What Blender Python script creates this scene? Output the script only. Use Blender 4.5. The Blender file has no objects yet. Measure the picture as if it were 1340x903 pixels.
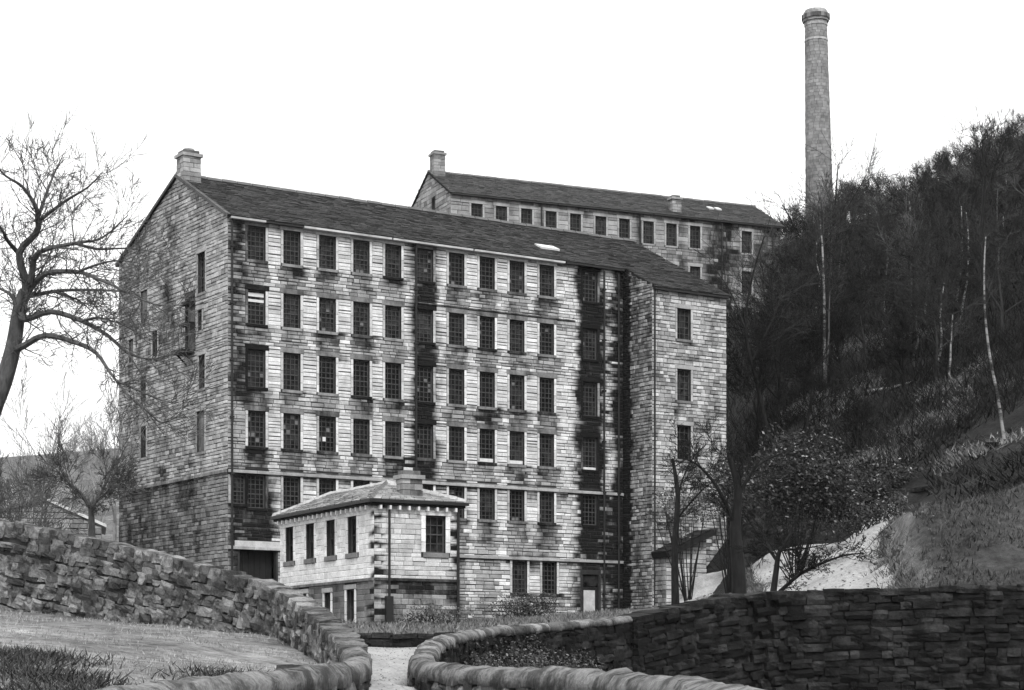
import bpy, bmesh, math, random
import numpy as np
from mathutils import Vector, Matrix, noise
random.seed(7)
S = bpy.context.scene
COL = S.collection
F = 2626.0          # focal length in photograph pixels
HOR = 885.0         # eye level row in the photograph

# ------------------------------------------------------------ camera / sky / sun / exposure
cd = bpy.data.cameras.new("camera"); cam = bpy.data.objects.new("camera", cd); COL.objects.link(cam)
cam.location = (0, 0, 0); cam.rotation_euler = (math.radians(90), 0, 0)
cd.sensor_width = 36; cd.lens = 36 * F / 1340; cd.shift_y = (HOR - 451.5) / 1340
cd.clip_start = 0.1; cd.clip_end = 20000
S.camera = cam
SUN_EL, SUN_AZ = math.radians(48), math.radians(172)     # azimuth clockwise from +Y (camera looks to +Y)
w = bpy.data.worlds.new("World"); S.world = w; w.use_nodes = True
nt = w.node_tree; nt.nodes.clear()
sky = nt.nodes.new("ShaderNodeTexSky"); sky.sky_type = 'NISHITA'; sky.sun_disc = False
sky.sun_elevation = SUN_EL; sky.sun_rotation = SUN_AZ
sky.air_density = 1.0; sky.dust_density = 4.0
bw = nt.nodes.new("ShaderNodeRGBToBW"); nt.links.new(sky.outputs[0], bw.inputs[0])
mx = nt.nodes.new("ShaderNodeMix"); mx.data_type = 'FLOAT'; mx.inputs[0].default_value = 0.85
mx.inputs[3].default_value = 9.6            # an even overcast veil over the clear sky
nt.links.new(bw.outputs[0], mx.inputs[2])
# cloud cover, very faint mottling
tc = nt.nodes.new("ShaderNodeTexCoord"); nz = nt.nodes.new("ShaderNodeTexNoise"); nz.inputs['Scale'].default_value = 3
nt.links.new(tc.outputs['Generated'], nz.inputs['Vector'])
mr = nt.nodes.new("ShaderNodeMapRange"); mr.inputs[3].default_value = .93; mr.inputs[4].default_value = 1.07
nt.links.new(nz.outputs[0], mr.inputs[0])
ml = nt.nodes.new("ShaderNodeMath"); ml.operation = 'MULTIPLY'
nt.links.new(mx.outputs[0], ml.inputs[0]); nt.links.new(mr.outputs[0], ml.inputs[1])
bg = nt.nodes.new("ShaderNodeBackground"); bg.inputs[1].default_value = 0.1
nt.links.new(ml.outputs[0], bg.inputs[0])
wo = nt.nodes.new("ShaderNodeOutputWorld"); nt.links.new(bg.outputs[0], wo.inputs[0])
sd = bpy.data.lights.new("sun", 'SUN'); sun = bpy.data.objects.new("sun", sd); COL.objects.link(sun)
sd.energy = 1.5; sd.angle = math.radians(12); sd.color = (1, 1, 1)
sv = Vector((math.sin(SUN_AZ) * math.cos(SUN_EL), math.cos(SUN_AZ) * math.cos(SUN_EL), math.sin(SUN_EL)))
sun.rotation_euler = sv.to_track_quat('Z', 'Y').to_euler()
S.view_settings.view_transform = 'Standard'; S.view_settings.look = 'None'
S.view_settings.exposure = 0.85; S.view_settings.gamma = 1.0; S.view_settings.use_curve_mapping = False

# ------------------------------------------------------------ helpers
def P(x, y, d):
    return Vector(((x - 670) / F * d, d, (HOR - y) / F * d))

class MB:
    """collects faces; one build() is one mesh object"""
    def __init__(s): s.v = []; s.f = []; s.tone = []; s.soot = []
    def add(s, vs, fs, tone=0.3, soot=0.0):
        n = len(s.v); s.v.extend(vs)
        s.f.extend([tuple(i + n for i in f) for f in fs])
        k = len(vs)
        s.tone.extend(tone if isinstance(tone, list) else [tone] * k)
        s.soot.extend(soot if isinstance(soot, list) else [soot] * k)
    def box(s, x0, y0, z0, x1, y1, z1, tone=0.3, soot=0.0):
        s.add([(x0,y0,z0),(x1,y0,z0),(x1,y1,z0),(x0,y1,z0),(x0,y0,z1),(x1,y0,z1),(x1,y1,z1),(x0,y1,z1)],
              [(0,3,2,1),(4,5,6,7),(0,1,5,4),(1,2,6,5),(2,3,7,6),(3,0,4,7)], tone, soot)
    def tube(s, pts, rad, sides=6, tone=0.3, cap=False):
        vs = []; fs = []
        n = len(pts); pts = [Vector(p) for p in pts]
        ref = Vector((0.31, 0.87, 0.13))
        for i, p in enumerate(pts):
            d = (pts[min(i+1, n-1)] - pts[max(i-1, 0)])
            if d.length < 1e-6: d = Vector((0, 0, 1))
            d.normalize(); a = d.cross(ref)
            if a.length < 1e-3: a = d.cross(Vector((1, 0, 0)))
            a.normalize(); b = d.cross(a); r = rad[i] if isinstance(rad, (list, tuple)) else rad
            for k in range(sides):
                t = 2 * math.pi * k / sides
                vs.append(tuple(p + a * (math.cos(t) * r) + b * (math.sin(t) * r)))
        for i in range(n - 1):
            for k in range(sides):
                k2 = (k + 1) % sides
                fs.append((i*sides+k, i*sides+k2, (i+1)*sides+k2, (i+1)*sides+k))
        if cap:
            fs.append(tuple(range(sides))[::-1]); fs.append(tuple((n-1)*sides + k for k in range(sides)))
        s.add(vs, fs, tone)
    def mesh(s, name, mat, smooth=False):
        m = bpy.data.meshes.new(name); m.from_pydata(s.v, [], s.f)
        if len(s.v):
            a = m.attributes.new('tone', 'FLOAT', 'POINT'); a.data.foreach_set('value', s.tone)
            a = m.attributes.new('soot', 'FLOAT', 'POINT'); a.data.foreach_set('value', s.soot)
        if smooth: m.polygons.foreach_set('use_smooth', [True] * len(m.polygons))
        m.materials.append(mat); m.update(); return m
    def build(s, name, mat, parent=None, smooth=False, kind=None):
        return link(name, s.mesh(name, mat, smooth), parent, kind)

def link(name, mesh, parent=None, kind=None):
    o = bpy.data.objects.new(name, mesh); COL.objects.link(o)
    if parent is not None: o.parent = parent
    if kind: o['kind'] = kind
    return o
def tag(o, label, cat, group=None):
    o['label'] = label; o['category'] = cat
    if group: o['group'] = group
    return o
def thing(name, label, cat, loc=(0,0,0), rz=0, group=None):
    o = bpy.data.objects.new(name, None); COL.objects.link(o); o.location = loc; o.rotation_euler = (0, 0, rz)
    o.empty_display_size = 0.5
    return tag(o, label, cat, group)
def copy_tree(o, parent=None):
    c = o.copy(); COL.objects.link(c); c.parent = parent
    for ch in [x for x in o.children]: copy_tree(ch, c)
    return c

# ------------------------------------------------------------ materials (all neutral: the place is only known in grey)
class NB:
    def __init__(s, name, rough=.9, spec=.2):
        s.m = bpy.data.materials.new(name); s.m.use_nodes = True; s.t = s.m.node_tree
        s.b = s.t.nodes['Principled BSDF']; s.b.inputs['Roughness'].default_value = rough
        s.b.inputs['Specular IOR Level'].default_value = spec
        s.tc = s.t.nodes.new('ShaderNodeTexCoord'); s.geo = s.t.nodes.new('ShaderNodeNewGeometry')
    def link(s, a, b): s.t.links.new(a, b)
    def noise(s, scale, det=4, rough=.6, vec=None, stretch=None):
        n = s.t.nodes.new('ShaderNodeTexNoise'); n.inputs['Scale'].default_value = scale
        n.inputs['Detail'].default_value = det; n.inputs['Roughness'].default_value = rough
        v = vec or s.geo.outputs['Position']
        if stretch:
            mp = s.t.nodes.new('ShaderNodeMapping'); mp.inputs['Scale'].default_value = stretch
            s.link(v, mp.inputs[0]); v = mp.outputs[0]
        s.link(v, n.inputs['Vector']); return n.outputs[0]
    def math(s, op, a, b=None, clamp=False):
        n = s.t.nodes.new('ShaderNodeMath'); n.operation = op; n.use_clamp = clamp
        for i, x in enumerate((a, b)):
            if x is None: continue
            if isinstance(x, (int, float)): n.inputs[i].default_value = x
            else: s.link(x, n.inputs[i])
        return n.outputs[0]
    def rng(s, v, a, b, c, d, smooth=False):
        n = s.t.nodes.new('ShaderNodeMapRange'); s.link(v, n.inputs[0])
        if smooth: n.interpolation_type = 'SMOOTHSTEP'
        for i, x in enumerate((a, b, c, d)):
            if isinstance(x, (int, float)): n.inputs[i+1].default_value = x
            else: s.link(x, n.inputs[i+1])
        return n.outputs[0]
    def attr(s, name):
        n = s.t.nodes.new('ShaderNodeAttribute'); n.attribute_name = name; return n.outputs['Fac']
    def mix(s, f, a, b):
        n = s.t.nodes.new('ShaderNodeMix'); n.data_type = 'FLOAT'
        for i, x in ((0, f), (2, a), (3, b)):
            if isinstance(x, (int, float)): n.inputs[i].default_value = x
            else: s.link(x, n.inputs[i])
        return n.outputs[0]
    def color(s, v):
        s.link(v, s.b.inputs['Base Color'])
    def bump(s, h, strength=.5, dist=.02):
        n = s.t.nodes.new('ShaderNodeBump'); n.inputs['Strength'].default_value = strength
        n.inputs['Distance'].default_value = dist; s.link(h, n.inputs['Height']); s.link(n.outputs[0], s.b.inputs['Normal'])

def mat_masonry(name):
    """dressed and coursed stone: 'tone' is the stone's own grey, 'soot' how much mill soot and painted shade sits on it"""
    n = NB(name); tone = n.attr('tone'); soot = n.attr('soot')
    a = n.noise(2.2, 5, .65); b = n.noise(14, 4, .7)
    base = n.math('MULTIPLY', tone, n.rng(a, .25, .75, .72, 1.25))
    base = n.math('MULTIPLY', base, n.rng(b, .3, .7, .85, 1.15))
    c = n.noise(1.1, 6, .7, stretch=(1, 1, .45)); s2 = n.math('ADD', soot, n.rng(c, .3, .7, -.28, .28))
    f = n.rng(s2, .08, .98, 0, 1, True)
    base = n.mix(f, base, .0075)
    n.color(base); n.bump(b, .6, .03); return n.m
M = {}
M['stone'] = mat_masonry('sooty_coursed_stone')
def simple(name, v, rough=.8, spec=.2, var=.25, scale=3, bump=0, bs=20, stretch=None):
    n = NB(name, rough, spec); a = n.noise(scale, 5, .65, stretch=stretch)
    n.color(n.rng(a, .25, .75, v * (1 - var), v * (1 + var)))
    if bump: n.bump(n.noise(bs, 4, .6), .7, bump)
    return n.m
M['mortar'] = simple('recessed_mortar', .03, var=.5, scale=1.5)
M['slate'] = None
n = NB('stone_slates', .75, .25); tone = n.attr('tone'); a = n.noise(1.3, 6, .7, stretch=(1, 1, 2)); b = n.noise(25, 3, .6)
n.color(n.math('MULTIPLY', tone, n.math('MULTIPLY', n.rng(a, .3, .7, .65, 1.35), n.rng(b, .3, .7, .8, 1.2)))); n.bump(b, .5, .02); M['slate'] = n.m
n = NB('dark_window_glass', .28, .16); a = n.noise(2.3, 2); oi = n.t.nodes.new('ShaderNodeObjectInfo'); n.color(n.math('MULTIPLY', n.rng(a, .4, .65, .003, .03), n.rng(oi.outputs['Random'], 0, 1, .2, 1.5))); n.bump(n.noise(1.5, 1), .25, .05); M['glass'] = n.m
M['bar'] = simple('weathered_window_paint', .06, .7, var=.5, scale=8)
M['white'] = simple('pale_paint', .62, .6, var=.15, scale=6)
M['iron'] = simple('black_cast_iron', .012, .5, .4, var=.3)
M['gutter'] = simple('pale_gutter_board', .42, .7, var=.55, scale=.8)
M['timber'] = simple('old_timber', .09, .8, var=.4, scale=6, stretch=(1, 1, .2))
M['darktimber'] = simple('tarred_timber', .014, .8, var=.4)
# rubble walls: value varies stone by stone (object random for single stones, 'tone' for joined ones)
def mat_rubble(name, lo, hi, moss, mlo=.42, mhi=.62):
    n = NB(name); oi = n.t.nodes.new('ShaderNodeObjectInfo')
    r = n.math('FRACT', n.math('ADD', n.attr('tone'), oi.outputs['Random']))
    base = n.rng(r, 0, 1, lo, hi); a = n.noise(1.6, 6, .7); b = n.noise(16, 5, .7)
    base = n.math('MULTIPLY', base, n.rng(b, .3, .7, .6, 1.35))
    f = n.rng(a, mlo, mhi, 0, 1, True)
    base = n.mix(n.math('MULTIPLY', f, .85), base, moss)
    n.color(base); n.bump(b, .9, .05); return n.m
M['rubble'] = mat_rubble('lichened_rubble_stone', .07, .30, .025)
M['rubble_dark'] = mat_rubble('dark_rubble_stone', .006, .05, .003, .36, .6)  # same rubble in a near-black range, for the darker walls
M['coping'] = mat_rubble('worn_coping_stone', .19, .25, .028, .40, .60)
def mat_bark(name, lo, hi, scale=9):
    n = NB(name); a = n.noise(scale, 4, .7, stretch=(1, 1, .3)); n.color(n.rng(a, .35, .65, lo, hi)); n.bump(a, .6, .02); return n.m
M['bark'] = mat_bark('dark_bark', .014, .04)
M['bark_far'] = mat_bark('grey_twigs', .014, .036)
M['bark_black'] = mat_bark('black_bark', .006, .016)
M['bark_mid'] = mat_bark('grey_bark', .055, .10)
M['bark_oak'] = mat_bark('oak_bark', .045, .11)
M['bark_pale'] = mat_bark('pale_and_haze_painted_bark', .16, .30)  # pale dead wood; on distant trees, haze put into the bark colour
n = NB('birch_bark', .7); a = n.noise(1.1, 6, .75, stretch=(.5, .5, 1.5)); n.color(n.rng(a, .44, .56, .02, .26)); M['birch'] = n.m
# ground: 'tone' holds what covers the ground there (pale grass, leaf litter, earth)
n = NB('ground_cover'); tone = n.attr('tone'); a = n.noise(.35, 6, .7); b = n.noise(2.6, 6, .75); c = n.noise(20, 4, .7)
v = n.math('MULTIPLY', tone, n.rng(a, .3, .7, .35, 1.7)); v = n.math('MULTIPLY', v, n.rng(b, .32, .68, .35, 1.65))
v = n.math('MULTIPLY', v, n.rng(c, .3, .7, .7, 1.3)); n.color(v); n.bump(n.math('ADD', b, n.math('MULTIPLY', c, .4)), 1, .15); M['ground'] = n.m
n = NB('trodden_gravel'); a = n.noise(.8, 6, .7, stretch=(1, .4, 1)); b = n.noise(11, 5, .7)
n.color(n.math('MULTIPLY', n.rng(a, .3, .7, .18, .42), n.rng(b, .3, .7, .65, 1.3))); n.bump(b, .8, .03); M['gravel'] = n.m
def mat_attr(name, rough=.8, spec=.2):
    n = NB(name, rough, spec); n.color(n.attr('tone')); return n.m
M['leaf'] = mat_attr('leaves', .55, .3)
M['grass'] = mat_attr('grass_blades', .9, .1)

# ------------------------------------------------------------ the lie of the land
MILL_A = Vector((-14.45, 102.0)); MILL_RZ = math.atan2(.5446, .8387)
W5 = [P(556,856,38), P(562,840,42), P(590,829,46), P(640,821,50), P(730,814,54), P(820,806,58), P(960,777,61), P(1100,771,61), P(1340,766,60)]
W5 = [tuple(p) for p in W5] + [(22, 58, 2.8), (34, 52, 2.9)]
W4 = [(-1.72, 38, .44), P(553,861,36), P(568,868,33.5), P(620,871,31.5), P(700,873,29.5), P(800,878,26), P(900,887,22), P(985,903,18)]
W4 = [tuple(p) for p in W4] + [(2.9, 14, -.3), (4.0, 8, -.5)]
GULLY = [(p[0], p[1]) for p in W4[::-1]] + [(p[0], p[1] + (.5 if i > 3 else .1)) for i, p in enumerate(W5[1:])] + [(70, 40), (70, -30), (5, -30)]
ctrl = [
 (0,0,-1.6),(-6,5,-1.3),(5,5,-1.6),(0,-25,-1.9),(-40,-25,-1),(40,-25,-2),(-14,8,-.7),(-30,20,1),(60,10,-1),
 (-1,18,-1.1),(-1,25,-.7),(-1.9,32,-.38),(-2.2,38,-.12),(-2.4,45,.25),(-3,55,.68),(-6,56,.7),(0,52,.75),
 (-12.8,50,1.75),(-8.4,46.8,1.2),(-4.9,43.6,.85),(-3.8,38.5,.3),(-2.75,33.3,-.05),(-4.8,21.5,-.42),(-8,22,-.3),(-7.5,30,.35),(-5,30,-.02),(-4.2,35,.1),
 (-7,38,.72),(-16,40,1.3),(-20,52,2.3),(-14,60,3.0),(-9,62,1.9),(-30,60,4),
 (-6,76,1.75),(-2,80,1.9),(-14,90,2.9),(-16,99,3.2),(-8,104,3.1),(0,108,3.2),(4,110,3.5),(0,62,1.5),(4,64,1.9),(-2,95,2.6),(3,90,2.8),
 (8,63,2.35),(11,62,2.45),(16,61,2.65),(25,58,3.5),(6,72,2.2),(8,85,3.0),(7,98,3.3),(7.5,108,3.5),(12,112,4.2),(9.5,80,3.3),(11,92,4.0),(9.5,100,3.6),(4,82,2.5),(10,72,2.9),
 (13,100,6.3),(16.5,101,6.8),(14,75,4.1),(15,88,5.4),(17.5,97,6.9),
 (12.7,65,2.85),(12.9,69,3.5),(13.5,66.5,4.6),(13.95,69.5,5.7),(14.2,72,5.9),(15.5,64.5,4.6),(16.5,70,6.1),(17.9,70,6.3),(18.5,76,6.4),(16.2,76,5.2),(24,66,7.2),(20.5,84,8.2),(6,113,3.3),(2,112,3.2),(9,111,3.7),(0,125,3.5),(5,125,3.8),(5,104,3.2),(30,80,12),(22,90,9.2),
 (26,102,13),(17,106,10),(13.5,120,11.5),(21.8,112,14.6),(18.7,121,17),(15.3,118,13.8),(14,130,15),
 (32,135,25),(33,160,33),(43,165,39),(29,190,41),(20,170,31),(51,200,50),(40,120,22),(60,130,38),(80,160,55),(60,80,22),(70,260,72),(40,260,55),(100,200,80),
 (6,140,14),(10,158,27),(-5,150,22),(-8,165,26),(22,160,29),(15,178,31),(-25,150,12),(-10,135,9),(-20,118,5),
 (-24,100,4.2),(-28,120,7.2),(-38,110,7),(-50,80,6),(-60,160,14),(-45,250,17),(-60,250,16),(0,260,40),
 (-150,600,38),(-110,600,40),(-60,600,60),(60,600,120),(250,600,190),(-300,2200,150),(-800,2200,160),(300,2500,300),(1500,2500,450),(-1500,1500,250),(-600,300,60),(-600,-600,40),(600,-600,80),(800,300,260),(-2500,-1500,150),(2500,-1500,200),(0,3000,330),(-2500,3000,350),(2500,3000,450)]
C = np.array(ctrl, float); CP, CZ = C[:, :2], C[:, 2]
def kern(a, b):
    return np.sqrt(((a[:, None, :] - b[None, :, :]) ** 2).sum(2))
A = np.zeros((len(C) + 3, len(C) + 3)); A[:len(C), :len(C)] = kern(CP, CP)
A[:len(C), len(C)] = 1; A[:len(C), len(C)+1:] = CP; A[len(C), :len(C)] = 1; A[len(C)+1:, :len(C)] = CP.T
WT = np.linalg.solve(A, np.concatenate([CZ, [0, 0, 0]]))
def inpoly(x, y, poly):
    r = np.zeros(len(x), bool); j = len(poly) - 1
    for i in range(len(poly)):
        xi, yi = poly[i]; xj, yj = poly[j]
        if yi != yj:
            c = ((yi > y) != (yj > y)) & (x < (xj - xi) * (y - yi) / (yj - yi) + xi); r ^= c
        j = i
    return r
def hts(x, y, gully=True):
    x = np.asarray(x, float); y = np.asarray(y, float)
    q = np.stack([x, y], 1); out = np.empty(len(x))
    for i in range(0, len(x), 20000):
        s = q[i:i+20000]; out[i:i+20000] = kern(s, CP) @ WT[:len(C)] + WT[len(C)] + s @ WT[len(C)+1:]
    # the low rough bank beside the yard
    sm = lambda t: (lambda c: c*c*(3-2*c))(np.clip(t, 0, 1))
    e = x - np.interp(y, [62, 65, 70, 80], [12.4, 12.5, 12.9, 14.6]); Hb = 2.9 + 3.0*sm((y-61.5)/8) + .13*(x-14)
    wgt = sm(e/1.2) * sm((y-60.5)/1.5) * (1-sm((y-77)/7)) * (1-sm((x-24)/8)); out = out*(1-wgt) + Hb*wgt
    if gully:
        g = inpoly(x, y, GULLY); out = np.where(g, np.minimum(out, -1.5 + .1 * np.sin(x)), out)
    return out
def hz(x, y, gully=True): return float(hts([x], [y], gully)[0])

def axis(lo, hi, fine_lo, fine_hi, step, grow=1.22):
    a = list(np.arange(fine_lo, fine_hi + 1e-6, step)); s = step
    x = a[-1]
    while x < hi: s *= grow; x += s; a.append(x)
    x = a[0]; s = step; b = []
    while x > lo: s *= grow; x -= s; b.append(x)
    return np.array(b[::-1] + a)
GX = axis(-2400, 2400, -26, 45, .6); GY = axis(-800, 2600, 8, 135, .6)
XX, YY = np.meshgrid(GX, GY); ZZ = hts(XX.ravel(), YY.ravel())
MOUND = [(12.5,58),(12.9,62.3),(13.9,70),(15.4,79),(16.4,80),(18.6,77),(21,73),(24,70),(40,66),(40,56)]
YARDP_ = [(7.6,62.2),(9.0,74),(10.4,86),(11.8,99.5),(19.4,101),(17.4,92),(15.2,80),(13.6,70),(12.9,65),(12.6,62.2)]
def ground_tone(x, y):
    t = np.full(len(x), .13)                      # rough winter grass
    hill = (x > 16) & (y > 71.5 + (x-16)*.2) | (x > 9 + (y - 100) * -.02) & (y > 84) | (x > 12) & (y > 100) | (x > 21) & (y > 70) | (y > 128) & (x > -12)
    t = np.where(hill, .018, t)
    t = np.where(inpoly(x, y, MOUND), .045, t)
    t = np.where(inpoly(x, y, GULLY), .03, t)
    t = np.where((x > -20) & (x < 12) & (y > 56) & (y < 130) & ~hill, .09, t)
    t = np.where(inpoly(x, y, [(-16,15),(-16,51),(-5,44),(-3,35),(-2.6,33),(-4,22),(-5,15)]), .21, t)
    t = np.where(y > 300, .09, t)
    return t
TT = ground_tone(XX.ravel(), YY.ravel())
# uneven hillside: ledges and hummocks
hm = np.array([noise.noise(Vector((x * .16, y * .16, 0))) * .9 + noise.noise(Vector((x * .5, y * .5, 3))) * .5 if 60 < y < 400 and x > 9 else
               (noise.noise(Vector((x * .6, y * .6, 7))) * .07 if y < 100 else 0) for x, y in zip(XX.ravel(), YY.ravel())])
hm = np.where((XX.ravel() > 7) & (XX.ravel() < 16) & (YY.ravel() > 60) & (YY.ravel() < 102), hm * .08, hm)
hm = np.where((XX.ravel() > -5) & (XX.ravel() < 0) & (YY.ravel() < 58), 0, hm)
ZG = (ZZ + hm).reshape(XX.shape)
def gz(x, y):
    """height of the ground sheet as built"""
    i = int(np.clip(np.searchsorted(GX, x) - 1, 0, len(GX) - 2)); j = int(np.clip(np.searchsorted(GY, y) - 1, 0, len(GY) - 2))
    a = (x - GX[i]) / (GX[i+1] - GX[i]); b = (y - GY[j]) / (GY[j+1] - GY[j])
    return float(ZG[j,i]*(1-a)*(1-b) + ZG[j,i+1]*a*(1-b) + ZG[j+1,i]*(1-a)*b + ZG[j+1,i+1]*a*b)
nx, ny = len(GX), len(GY)
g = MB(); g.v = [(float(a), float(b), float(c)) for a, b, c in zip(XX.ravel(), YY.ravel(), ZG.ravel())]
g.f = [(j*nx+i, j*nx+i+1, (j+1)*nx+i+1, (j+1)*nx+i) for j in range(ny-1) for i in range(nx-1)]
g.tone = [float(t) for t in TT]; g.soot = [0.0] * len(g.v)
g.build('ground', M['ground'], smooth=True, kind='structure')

def hit(x, y, d0=55, d1=330):
    """where the line of sight through a picture point meets the ground"""
    d = d0
    while d < d1:
        if gz((x-670)/F*d, d) >= (HOR-y)/F*d: return (x-670)/F*d, d
        d += .5
    return (x-670)/F*d1, d1
def sheet(name, left, right, mat, step=.35, lift=.05):
    """a surface laid between two edge lines, with a slightly ragged verge"""
    def sample(l, f):
        seg = [0]
        for a, b in zip(l, l[1:]): seg.append(seg[-1]+math.hypot(b[0]-a[0], b[1]-a[1]))
        t = f*seg[-1]; k = 0
        while k < len(seg)-2 and seg[k+1] < t: k += 1
        u = (t-seg[k])/(seg[k+1]-seg[k]); return l[k][0]+(l[k+1][0]-l[k][0])*u, l[k][1]+(l[k+1][1]-l[k][1])*u
    ln = sum(math.hypot(b[0]-a[0], b[1]-a[1]) for a, b in zip(left, left[1:])); n1 = int(ln/step); n2 = 22; b = MB()
    for i in range(n1+1):
        l = sample(left, i/n1); r = sample(right, i/n1)
        for k in range(n2+1):
            u = k/n2; x = l[0]+(r[0]-l[0])*u; y = l[1]+(r[1]-l[1])*u
            if k in (0, n2): x += noise.noise(Vector((y*1.3, k, 0)))*.3
            b.v.append((x, y, gz(x, y)+(lift if 0 < k < n2 else -.06))); b.tone.append(.3); b.soot.append(0)
    for i in range(n1):
        for k in range(n2): q = i*(n2+1)+k; b.f.append((q, q+1, q+n2+2, q+n2+1))
    return b.build(name, mat, smooth=True, kind='structure')
sheet('lane', [(-6,8),(-5,14),(-3.9,22),(-2.9,28),(-2.7,34),(-3.4,40),(-4.6,46),(-6,56)], [(2.6,8),(2.2,13),(1.6,18),(.2,26),(-1.6,33),(-1.5,38),(-1.6,44),(-.8,56)], M['gravel'])
YL = [(7.6,62.2),(9.0,74),(10.4,86),(11.8,100.5)]; YR = [(12.4,62.2),(12.5,65),(12.9,70),(14.6,80),(17.4,92),(19.4,100.5)]
sheet('yard', YL, YR, M['gravel'])
sheet('path', [(6.6,92),(7.2,99),(8.6,106.5),(10.4,112)], [(9.0,92),(10.2,101),(12.6,108),(12.9,112)], M['gravel'])

# ------------------------------------------------------------ coursed stone faces with window openings
def facade(parent, O, u, L, zb, topf, zmax, holes, blocked, course=.195, breaks=(), tonef=None, sootf=None,
           lmin=.3, lmax=.8, joint=.028, proud=.03, name='stone', nsingle=0, reveal=.24, quoins=False, seed=1, part='wall'):
    rnd = random.Random(seed); u = Vector(u); nrm = Vector((u.y, -u.x))
    def W(a, z, d): return (O[0] + u.x*a + nrm.x*d, O[1] + u.y*a + nrm.y*d, z)
    # backing with holes and reveals
    bk = MB(); us = sorted({0, L} | {h[0] for h in holes} | {h[1] for h in holes} | set(np.linspace(0, L, max(2, int(L / 1.5))).tolist()))
    zs = sorted({zb, zmax} | {h[2] for h in holes} | {h[3] for h in holes})
    for i in range(len(us) - 1):
        for j in range(len(zs) - 1):
            a, b, c, d = us[i], us[i+1], zs[j], zs[j+1]; mu, mz = (a+b)/2, (c+d)/2
            if any(h[0] < mu < h[1] and h[2] < mz < h[3] for h in holes): continue
            ta, tb = min(d, topf(a)), min(d, topf(b))
            if max(ta, tb) <= c: continue
            bk.add([W(a,c,0), W(b,c,0), W(b,max(tb,c),0), W(a,max(ta,c),0)], [(0,1,2,3)])
    for h in holes:
        a, b, c, d = h[:4]
        for q in (((a,c),(a,d)), ((b,d),(b,c)), ((b,c),(a,c)), ((a,d),(b,d))):
            (p1, z1), (p2, z2) = q
            bk.add([W(p1,z1,0), W(p2,z2,0), W(p2,z2,-reveal-.05), W(p1,z1,-reveal-.05)], [(0,1,2,3)])
    w_ = bk.build(part, M['mortar'], parent)
    # courses
    brk = sorted({zb, zmax} | set(breaks) | {h[2] for h in blocked} | {h[3] for h in blocked})
    brk = [z for z in brk if zb <= z <= zmax]; zz = [brk[0]]
    for z in brk[1:]:
        gap = z - zz[-1]
        if gap < .07: continue
        k = max(1, round(gap / course)); z0 = zz[-1]
        ws = [rnd.uniform(.75, 1.25) for _ in range(k)]; tot = sum(ws); acc = 0
        for q in ws: acc += q; zz.append(z0 + gap * acc / tot)
    pieces = []
    for ci in range(len(zz) - 1):
        c, d = zz[ci], zz[ci+1]; free = [(0.0, L)]
        for h in blocked:
            if h[2] < d - .01 and h[3] > c + .01:
                nf = []
                for a, b in free:
                    if h[1] <= a or h[0] >= b: nf.append((a, b)); continue
                    if h[0] > a: nf.append((a, h[0]))
                    if h[1] < b: nf.append((h[1], b))
                free = nf
        for a, b in free:
            if b - a < .04: continue
            x = a; cuts = [a]
            while b - x > lmax:
                st = rnd.uniform(lmin, lmax)
                if quoins and x == 0: st = .55 if ci % 2 else .32
                x += st
                if b - x < lmin * .5: break
                cuts.append(x)
            cuts.append(b)
            for k in range(len(cuts) - 1):
                if cuts[k+1] - cuts[k] < .03: continue
                if max(topf(cuts[k]), topf(cuts[k+1])) - c < .04: continue
                pieces.append((cuts[k], cuts[k+1], c, d))
    def stone(mb, p):
        a, b, c, d = p; j = joint * rnd.uniform(.15, .4); pr = proud * rnd.uniform(.35, 1.3)
        a += j; b -= j; c += joint * rnd.uniform(.1, .62); d -= joint * rnd.choice((.05, .15, .3, .75)); e = min(.02, (d - c) * .2)
        cl = lambda uu, z: min(z, topf(uu) - .01)
        ring = [(a,c),(b,c),(b,cl(b,d)),(a,cl(a,d))]
        jz = [rnd.uniform(-.012, .012) for _ in range(4)]
        inner = [(a+e,c+e+jz[0]),(b-e,c+e+jz[1]),(b-e,max(c+e,cl(b,d)-e+jz[2])),(a+e,max(c+e,cl(a,d)-e+jz[3]))]
        vs = [W(q[0], q[1], .0) for q in ring] + [W(q[0], q[1], pr * rnd.uniform(.75, 1.2)) for q in inner]
        t = tonef((a+b)/2, (c+d)/2, rnd) if tonef else .35 * rnd.uniform(.7, 1.2)
        so = [sootf(q[0], q[1]) for q in ring + inner] if sootf else 0.0
        dj = rnd.uniform(-.16, .16) - (.3 if rnd.random() < .1 else 0)
        if sootf: so = [max(0, s_ + dj) for s_ in so]
        mb.add(vs, [(4,5,6,7),(0,1,5,4),(1,2,6,5),(2,3,7,6),(3,0,4,7)], t, so)
    pieces.sort(key=lambda p: -((p[1]-p[0]) * min(p[3]-p[2], .3)))
    for p in pieces[:nsingle]:
        m1 = MB(); stone(m1, p); m1.build('stone', M['stone'], w_)
    rest = MB()
    for p in pieces[nsingle:]: stone(rest, p)
    rest.build('stonework', M['stone'], w_, kind='stuff')
    return w_, W

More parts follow.
